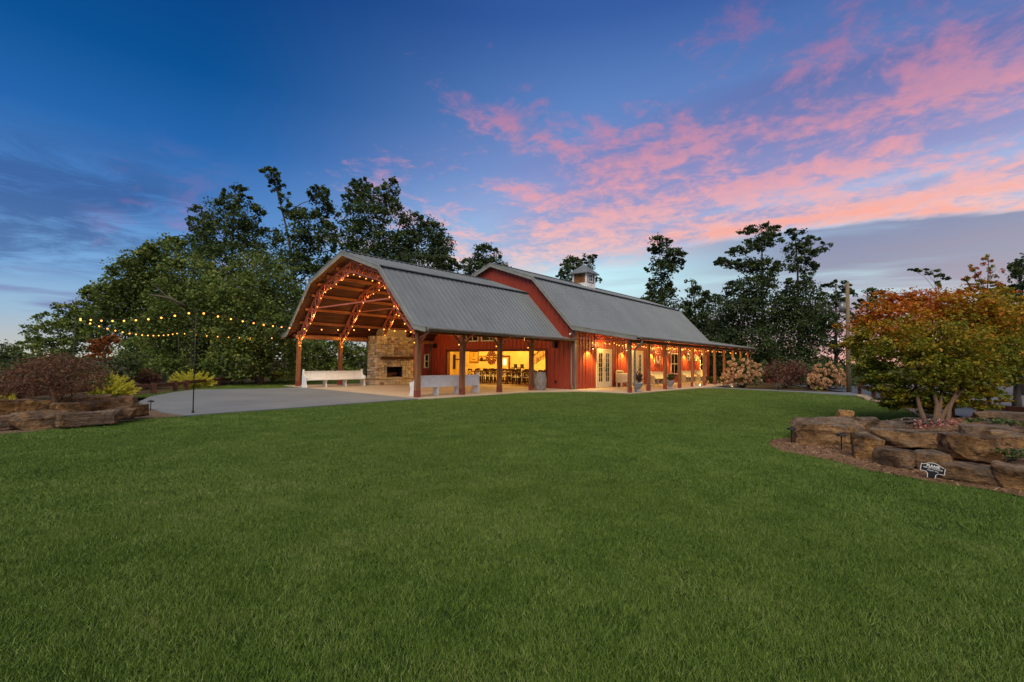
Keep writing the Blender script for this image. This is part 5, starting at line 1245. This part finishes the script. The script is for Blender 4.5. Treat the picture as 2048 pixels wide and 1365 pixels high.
tree('oak_tree', 'green tree standing behind the orange maple at the right edge', 2030, 17, [(2010, 660, 50, 50), (2050, 700, 50, 60), (2000, 740, 50, 30), (2070, 640, 40, 50)], m['lf_oak'], 26, .16, .95, trunk=.12)

# ------------------------------------------------------------------ shrubs
def shrub(name, label, px, py, z, lobes, mat, seed, leaf, dens=1.0, spread=.16, stems=7, cat='shrub', group='planted shrubs', depth=None, up=.5, aspect=1.0, bark='bark'):
    rng = np.random.default_rng(seed)
    if depth is None:
        g = plane(px, py, 'z', z); depth = (g-CP).dot(FW)
    else: g = at(px, py, depth); g.z = z
    t = thing(name, label, cat, tuple(g), 0, group); Cs, Ls = [], []
    b = MB()
    for (x, y, rx, ry) in lobes:
        d = depth+rng.uniform(-.25, .25); c = np.array(at(x, y, d)); r = np.array([rx*d/FPX, rx*d/FPX*.8, ry*d/FPX])
        n = rx*ry*3.14*dens*2.2/((leaf*FPX/d)**2*.36); per = 12
        C, L = lobe_points(rng, c, r, max(4, int(n/per)), per, spread, .3); Cs.append(C); Ls.append(L)
        for j in range(stems):
            e = c+rng.normal(size=3)*r*.55; b.tube([np.array(g)+rng.normal(size=3)*np.array([.06, .06, 0]), (np.array(g)+e)/2+rng.normal(size=3)*.05, e], [.018, .013, .005], 5)
    C = np.concatenate(Cs); L = np.concatenate(Ls); k = C[:, 2] > z-.02; C, L = C[k], L[k]
    leaf_obj(t, 'foliage', rng, C, leaf, mat, L*.5+rng.random(len(C))*.5, up=up, aspect=aspect); part(t, 'stem', b, m[bark], True)
    return t
# weeping bronze maple on the left wall
shrub('weeping_maple', 'wide weeping maple with dull bronze leaves on the left rock wall', 112, 818, .32, [(60, 750, 60, 26), (110, 735, 60, 28), (160, 745, 50, 28), (20, 765, 44, 22), (-10, 775, 40, 20), (185, 765, 32, 22), (90, 770, 60, 18), (150, 778, 46, 16), (130, 722, 46, 14), (60, 735, 40, 16), (35, 785, 36, 14)], m['lf_brown'], 31, .07, 1.25, .17, 1, 'tree', 'garden trees', 10.4, .6, .42, 'bark2')
b = MB(); g = at(112, 815, 10.4); wt = [o for o in bpy.data.objects if o.name == 'weeping_maple'][0]
b.tube([Vector((g.x, g.y, .2)), at(110, 795, 10.4), at(106, 778, 10.4)], [.075, .06, .05], 8)
for q in ((60, 760), (140, 765), (160, 745), (95, 745), (20, 770), (185, 765)): b.tube([at(106, 780, 10.4), at((106+q[0])/2, (775+q[1])/2-6, 10.3), at(q[0], q[1], 10.2)], [.04, .03, .012], 6)
part(wt, 'trunk', b, m['bark2'], True)
def juniper(label, px, py, z, depth, W_, H_, seed, lean=0.0, n=300):
    """chartreuse juniper: arching feathery sprays"""
    rng = np.random.default_rng(seed); g = at(px, py, depth); g.z = z; t = thing('juniper', label, 'shrub', tuple(g), 0, 'lime junipers'); V, F, L = [], [], []; b = MB()
    w = W_*depth/FPX; h = H_*depth/FPX
    for k in range(n//4):
        a = rng.uniform(0, 2*np.pi); rr_ = rng.random()**.45; e = np.array(g)+HR*(math.cos(a)*rr_*w+lean*w*.5)+HF*math.sin(a)*rr_*w*.6+np.array([0, 0, 1])*h*(1.1-.6*rr_**2)*rng.uniform(.4, 1.15)
        s = np.array(g)*.65+e*.35; s[2] = z+.25*(e[2]-z); d = (e-s); ln = np.linalg.norm(d); d /= ln
        if k % 6 == 0: b.tube([np.array(g), s, e], [.012, .008, .003], 4)
        for j in range(95):
            u = rng.uniform(.05, 1.0)**.8; q = s+d*ln*u+np.array([0, 0, -.10*w])*(u-.6)**2+rng.normal(size=3)*.075*w*(1.12-u); dd = d*.8+rng.normal(size=3)*.38; dd /= np.linalg.norm(dd); sz = .10*rng.uniform(.6, 1.2)
            sd = np.cross(dd, rng.normal(size=3)); sd /= np.linalg.norm(sd); i = len(V)
            V += [q-dd*sz*.3, q+sd*sz*.10, q+dd*sz*.7, q-sd*sz*.10]; F.append((i, i+1, i+2, i+3)); L += [np.clip(u*.75+rng.normal()*.12, 0, 1)]*4
    put('foliage', mesh_np('foliage', np.array(V)-np.array(ORG[t.name]), np.array(F), np.array(L)), m['lf_lime'], t); part(t, 'stem', b, m['bark'])
juniper('lime juniper leaning right beside the bronze weeping maple', 215, 790, -.05, 17, 52, 46, 51, .4, 460)
juniper('lime juniper around the thin rear pole', 385, 766, -.1, 24, 50, 34, 52, 0, 460)
juniper('lime juniper beside the left pavilion post', 560, 759, -.1, 34, 34, 26, 53, 0, 300)
juniper('lime juniper at the left frame edge behind the weeping maple', 8, 790, .1, 11.5, 30, 34, 54, 0, 220)
shrub('barberry', 'burgundy shrub right of the leaning lime juniper', 295, 768, -.1, [(295, 752, 26, 16), (280, 755, 16, 12), (310, 756, 16, 12)], m['lf_burg'], 61, .10, .9, depth=24)
shrub('barberry', 'burgundy shrub between the rear pole and the front pole', 412, 762, -.1, [(412, 742, 18, 13), (402, 748, 12, 10), (422, 748, 12, 10)], m['lf_burg'], 62, .12, .9, depth=30)
shrub('barberry', 'burgundy shrub left of the last lime juniper', 506, 760, -.1, [(506, 744, 16, 11), (496, 748, 10, 8), (514, 748, 10, 8)], m['lf_burg'], 63, .12, .9, depth=34)
shrub('salvia', 'small red flowering plant among the shrubs behind the fence', 460, 760, -.1, [(460, 748, 9, 7)], m['lf_red'], 64, .12, .9, depth=33)
shrub('salvia', 'red flowers beside the leaning lime juniper', 210, 760, -.1, [(212, 752, 9, 6), (205, 742, 8, 7)], m['lf_red'], 65, .10, .7, depth=18)
shrub('low_shrub', 'low green shrub between the two burgundy shrubs', 440, 762, -.1, [(437, 752, 14, 8), (480, 755, 12, 7)], m['lf_green'], 66, .14, 1.0, depth=32)
shrub('low_shrub', 'dark green mass of shrubs behind the left juniper', 250, 770, -.1, [(240, 735, 34, 24), (270, 725, 30, 26), (225, 755, 24, 14)], m['lf_dark'], 67, .14, 1.0, depth=23)
shrub('low_shrub', 'dark shrub bank at the far left behind the wall', 40, 790, -.1, [(20, 745, 40, 26), (70, 735, 40, 24), (150, 730, 60, 24), (120, 745, 60, 26), (195, 755, 30, 24)], m['lf_dark'], 68, .13, .9, depth=17)
# right background shrubs
def hydrangea(label, px, py, lobes, seed, depth):
    t = shrub('hydrangea', label, px, py, -.1, lobes, m['lf_green'], seed, .11, 1.2, depth=depth, group='panicle hydrangeas'); rng = np.random.default_rng(seed+1)
    if 'flower_head' not in bpy.data.meshes:
        e = rng.normal(size=(64, 3)); e /= np.linalg.norm(e, axis=1)[:, None]; V, F = leaves_np(rng, e*.40, .34, up=.0, aspect=1.3); k0 = len(V)
        bm = bmesh.new(); bmesh.ops.create_icosphere(bm, subdivisions=1, radius=.40); tv = np.array([v.co[:] for v in bm.verts]); tf = [[v.index for v in f.verts] for f in bm.faces]; bm.free()
        F = np.concatenate([F, np.array([[q[0]+k0, q[1]+k0, q[2]+k0, q[2]+k0] for q in tf])[:0]]); n0 = mesh_np('flower_head', V, F, np.repeat(rng.random(64), 4)); n0.materials.append(leafmat('hydrangea_blooms', [(.1, S(188, 138, 98)), (.5, S(216, 168, 122)), (1, S(238, 206, 162))], .25))
    me = bpy.data.meshes['flower_head']; gl = ORG[t.name]
    for (x, y, rx, ry) in lobes:
        n = int(rx*ry/20)+6
        for k in range(n):
            a = rng.uniform(0, 2*np.pi); r = rng.random()**.5; q = at(x+math.cos(a)*r*rx, y+math.sin(a)*r*ry, depth-.2-rx*depth/FPX*.8*math.sqrt(max(0, 1-r*r)))
            o = bpy.data.objects.new('flower_head', me); COL.objects.link(o); o.parent = t; o.location = q-gl; s = rng.uniform(.15, .25); o.scale = (s, s, s*1.25); o.rotation_euler = (rng.normal()*.4, rng.normal()*.4, rng.uniform(0, 6))
hydrangea('large hydrangea with tan blooms beside the far porch post', 1485, 777, [(1485, 750, 34, 22), (1460, 756, 18, 16), (1512, 748, 16, 22), (1480, 728, 24, 12)], 71, 30.5)
hydrangea('large hydrangea with tan blooms beside the utility pole', 1655, 784, [(1650, 760, 34, 18), (1630, 764, 18, 16), (1680, 756, 18, 22), (1655, 738, 30, 12)], 73, 30)
shrub('viburnum', 'dark purple-brown shrub between the two hydrangeas', 1570, 779, -.1, [(1565, 745, 34, 24), (1595, 750, 26, 26), (1545, 755, 18, 18)], m['lf_burg'], 75, .13, .9, depth=31)
shrub('fountain_grass', 'reddish twiggy shrub in front of the purple-brown shrub', 1555, 780, -.1, [(1555, 765, 18, 12)], m['lf_red'], 76, .10, .25, depth=29.5, stems=26, aspect=.3)
shrub('boxwood', 'clipped green hedge at the far end of the porch', 1428, 775, -.1, [(1422, 762, 14, 10), (1436, 762, 12, 10)], m['lf_green'], 77, .10, 1.3, .1, depth=34)
shrub('hosta', 'small pale green plant at the foot of the right hydrangea', 1632, 786, -.1, [(1632, 778, 10, 6)], m['lf_lime'], 78, .14, .8, depth=28, aspect=.4)
shrub('low_shrub', 'dark shrub bank behind the hydrangeas', 1600, 775, -.1, [(1530, 745, 26, 20), (1615, 745, 26, 22), (1700, 765, 24, 18), (1730, 755, 30, 22)], m['lf_dark'], 79, .18, 1.0, depth=35)
# right bed planting
shrub('begonia', 'bed of low pink begonias under the maple', 1860, 850, .38, [(1800, 847, 22, 5), (1840, 849, 26, 6), (1880, 848, 26, 7), (1910, 852, 22, 8), (1770, 843, 14, 4)], m['lf_green'], 81, .055, 1.3, .15, 4, 'flowers', 'right bed planting', 9.6)
bg_ = bpy.data.objects['begonia']; rng = np.random.default_rng(9)
C = np.array([np.array(at(rng.uniform(1830, 1925), rng.uniform(838, 856), 9.5+rng.uniform(-.3, .2))) for k in range(170)]); leaf_obj(bg_, 'bloom', rng, C, .05, m['lf_pink'])
C = np.array([np.array(at(rng.uniform(1770, 1850), rng.uniform(838, 846), 9.7+rng.uniform(-.2, .2))) for k in range(26)]); leaf_obj(bg_, 'white_bloom', rng, C, .045, m['white'])
shrub('groundcover', 'mass of green groundcover above the upper tan slab', 2010, 850, .45, [(1985, 842, 30, 8), (2020, 848, 34, 10), (2050, 856, 30, 12), (1950, 842, 22, 6)], m['lf_green'], 82, .06, 1.3, .16, 4, 'groundcover', 'right bed planting', 8.7)
shrub('groundcover', 'clump of green groundcover beside the thick pointed slab', 2030, 920, .2, [(2025, 910, 26, 12), (2050, 915, 26, 16), (2015, 925, 16, 8)], m['lf_green'], 83, .05, 1.2, .16, 4, 'groundcover', 'right bed planting', 6.7)

# ------------------------------------------------------------------ bark chips on the beds (uncountable)
bpy.context.view_layer.update(); dg = bpy.context.evaluated_depsgraph_get(); rng = np.random.default_rng(12)
def bed_z(ob, x, y):
    h, loc, *_ = ob.ray_cast(Vector((x, y, 3)), Vector((0, 0, -1))); return loc.z if h else None
beds = [bpy.data.objects['right_bed'], bpy.data.objects['right_bed_apron'], bpy.data.objects['left_bed']]
V, F, L = [], [], []
for (x0, x1, y0, y1, n) in ((-4.2, 4.5, -18.2, -12.8, 15000), (-14, -8.6, -1.0, 3, 2500)):
    for k in range(n):
        x, y = rng.uniform(x0, x1), rng.uniform(y0, y1); zs = [z for z in (bed_z(o, x, y) for o in beds) if z is not None]
        if not zs: continue
        p = np.array([x, y, max(zs)+.008]); d1 = rng.normal(size=3)*np.array([1, 1, .3]); d1 /= np.linalg.norm(d1); s1 = np.cross(d1, rng.normal(size=3)*.3+np.array([0, 0, 1])); s1 /= np.linalg.norm(s1)
        l_, w_ = rng.uniform(.012, .042), rng.uniform(.003, .008); i = len(V); V += [p-d1*l_-s1*w_, p+d1*l_-s1*w_, p+d1*l_+s1*w_, p-d1*l_+s1*w_]; F.append((i, i+1, i+2, i+3)); L += [rng.random()]*4
put('bark_chips', mesh_np('bark_chips', np.array(V), np.array(F), np.array(L)), leafmat('bark_chip', [(.1, S(74, 50, 36)), (.5, S(118, 88, 64)), (.8, S(154, 122, 92)), (1, S(186, 158, 126))], .0, .85), None, 'loose tan and brown bark chips on the planting beds', 'mulch', None, 'stuff')

# ================================================================== lawn grass (uncountable)
def inside(P, poly):
    x, y = P[:, 0], P[:, 1]; r = np.zeros(len(P), bool); n = len(poly)
    for i in range(n):
        (x0, y0), (x1, y1) = poly[i], poly[(i+1) % n]
        c = ((y0 > y) != (y1 > y)); 
        with np.errstate(divide='ignore', invalid='ignore'): r ^= c & (x < (x1-x0)*(y-y0)/(y1-y0)+x0)
    return r
rng = np.random.default_rng(5); pts = []; scl = []
for poly in (LAWN, LAWN2):
    A = np.array(poly); lo_, hi_ = A.min(0), A.max(0)
    for (d0, d1, dens, sc_) in ((-1, 6, 52, 1.0), (6, 12, 32, 1.3), (12, 22, 15, 1.8), (22, 70, 8, 2.4)):
        g = dens**-.5; gx, gy = np.meshgrid(np.arange(lo_[0], hi_[0], g), np.arange(lo_[1], hi_[1], g)); P = np.column_stack([gx.ravel(), gy.ravel()]); P = P+rng.uniform(-.5*g, .5*g, P.shape); P = P[inside(P, poly)]
        q = P-np.array([CP.x, CP.y]); dep = q@HF[:2]; lat = np.abs(q@HR[:2]); dist = np.hypot(q[:, 0], q[:, 1])
        k = (dist >= d0) & (dist < d1) & (dep > -.5) & (lat < dep*1.35+4); P = P[k]
        pts.append(np.column_stack([P, np.full(len(P), -.047)])); scl.append(np.full(len(P), sc_)*rng.uniform(.85, 1.15, len(P)))
GP = np.concatenate(pts); GSc = np.concatenate(scl)
me = bpy.data.meshes.new('grass'); me.vertices.add(len(GP)); me.vertices.foreach_set('co', GP.astype(np.float32).ravel()); a = me.attributes.new('sc', 'FLOAT', 'POINT'); a.data.foreach_set('value', GSc.astype(np.float32)); me.update()
def grassmat():
    t = MT('grass_blades'); pos = t.n('ShaderNodeNewGeometry').outputs['Position']
    a = t.noise(.28, 4, .6, pos); b = t.noise(1.6, 5, .65, pos); c = t.attr('blade'); d = t.rnd()
    f = t.math('ADD', t.math('ADD', t.math('MULTIPLY', a, .26), t.math('MULTIPLY', b, .34)), t.math('ADD', t.math('MULTIPLY', c, .42), t.math('MULTIPLY', d, .10)))
    col = t.ramp(f, [(.26, S(54, 78, 24)), (.46, S(84, 116, 41)), (.60, S(112, 143, 54)), (.74, S(142, 164, 78)), (.88, S(180, 178, 124))])
    e = t.noise(.09, 3, .5, pos); col = t.mix(t.math('MULTIPLY', t.ramp(e, [(.42, (0, 0, 0, 1)), (.66, (1, 1, 1, 1))]), .30), col, S(122, 132, 60))
    return t.finish(col, .5, None, trans=.28, spec=.3)
gmat = grassmat()
ng = bpy.data.node_groups.new('grass_scatter', 'GeometryNodeTree'); ng.interface.new_socket('Geometry', in_out='INPUT', socket_type='NodeSocketGeometry'); ng.interface.new_socket('Geometry', in_out='OUTPUT', socket_type='NodeSocketGeometry')
def gn(t, **k):
    n = ng.nodes.new(t)
    for a, b in k.items(): setattr(n, a, b)
    return n
gi = gn('NodeGroupInput'); go = gn('NodeGroupOutput'); jn = gn('GeometryNodeJoinGeometry')
def rv(kind, lo_, hi_, seed):
    n = gn('FunctionNodeRandomValue', data_type=kind); i = {'FLOAT': (2, 3), 'FLOAT_VECTOR': (0, 1), 'INT': (4, 5)}[kind]; n.inputs[i[0]].default_value = lo_; n.inputs[i[1]].default_value = hi_; n.inputs['Seed'].default_value = seed
    return n.outputs[{'FLOAT': 1, 'FLOAT_VECTOR': 0, 'INT': 2}[kind]]
for v_ in range(5):
    gr = gn('GeometryNodeMeshGrid'); gr.inputs[0].default_value = .30; gr.inputs[1].default_value = .30; gr.inputs[2].default_value = 2; gr.inputs[3].default_value = 2
    dp = gn('GeometryNodeDistributePointsOnFaces'); dp.inputs['Density'].default_value = 3600; dp.inputs['Seed'].default_value = v_; ng.links.new(gr.outputs[0], dp.inputs[0])
    cn = gn('GeometryNodeMeshCone', fill_type='NONE'); cn.inputs['Vertices'].default_value = 3; cn.inputs['Side Segments'].default_value = 1; cn.inputs['Radius Top'].default_value = .0; cn.inputs['Radius Bottom'].default_value = .0024; cn.inputs['Depth'].default_value = .042
    io = gn('GeometryNodeInstanceOnPoints'); ng.links.new(dp.outputs[0], io.inputs['Points']); ng.links.new(cn.outputs[0], io.inputs['Instance'])
    ng.links.new(rv('FLOAT_VECTOR', (-.75, -.75, 0), (.75, .75, 6.28), 10+v_), io.inputs['Rotation']); ng.links.new(rv('FLOAT', .55, 1.15, 20+v_), io.inputs['Scale'])
    sa = gn('GeometryNodeStoreNamedAttribute', data_type='FLOAT', domain='INSTANCE'); sa.inputs['Name'].default_value = 'blade'; ng.links.new(io.outputs[0], sa.inputs[0]); ng.links.new(rv('FLOAT', 0, 1, 30+v_), sa.inputs['Value'])
    rl = gn('GeometryNodeRealizeInstances'); ng.links.new(sa.outputs[0], rl.inputs[0])
    sm = gn('GeometryNodeSetMaterial'); sm.inputs['Material'].default_value = gmat; ng.links.new(rl.outputs[0], sm.inputs[0])
    gt = gn('GeometryNodeGeometryToInstance'); ng.links.new(sm.outputs[0], gt.inputs[0]); ng.links.new(gt.outputs[0], jn.inputs[0])
mp = gn('GeometryNodeMeshToPoints'); ng.links.new(gi.outputs[0], mp.inputs[0])
io = gn('GeometryNodeInstanceOnPoints'); ng.links.new(mp.outputs[0], io.inputs['Points']); ng.links.new(jn.outputs[0], io.inputs['Instance']); io.inputs['Pick Instance'].default_value = True
ng.links.new(rv('INT', 0, 4, 3), io.inputs['Instance Index']); ng.links.new(rv('FLOAT_VECTOR', (-.04, -.04, 0), (.04, .04, 6.28), 4), io.inputs['Rotation'])
na = gn('GeometryNodeInputNamedAttribute', data_type='FLOAT'); na.inputs[0].default_value = 'sc'
cx = gn('ShaderNodeCombineXYZ'); ng.links.new(na.outputs[0], cx.inputs[0]); ng.links.new(na.outputs[0], cx.inputs[1]); cx.inputs[2].default_value = 1.0; ng.links.new(cx.outputs[0], io.inputs['Scale'])
ng.links.new(io.outputs[0], go.inputs[0])
go_ = put('grass', me, gmat, None, 'short mown green grass covering the lawn', 'grass', None, 'stuff')
md = go_.modifiers.new('grass_scatter', 'NODES'); md.node_group = ng
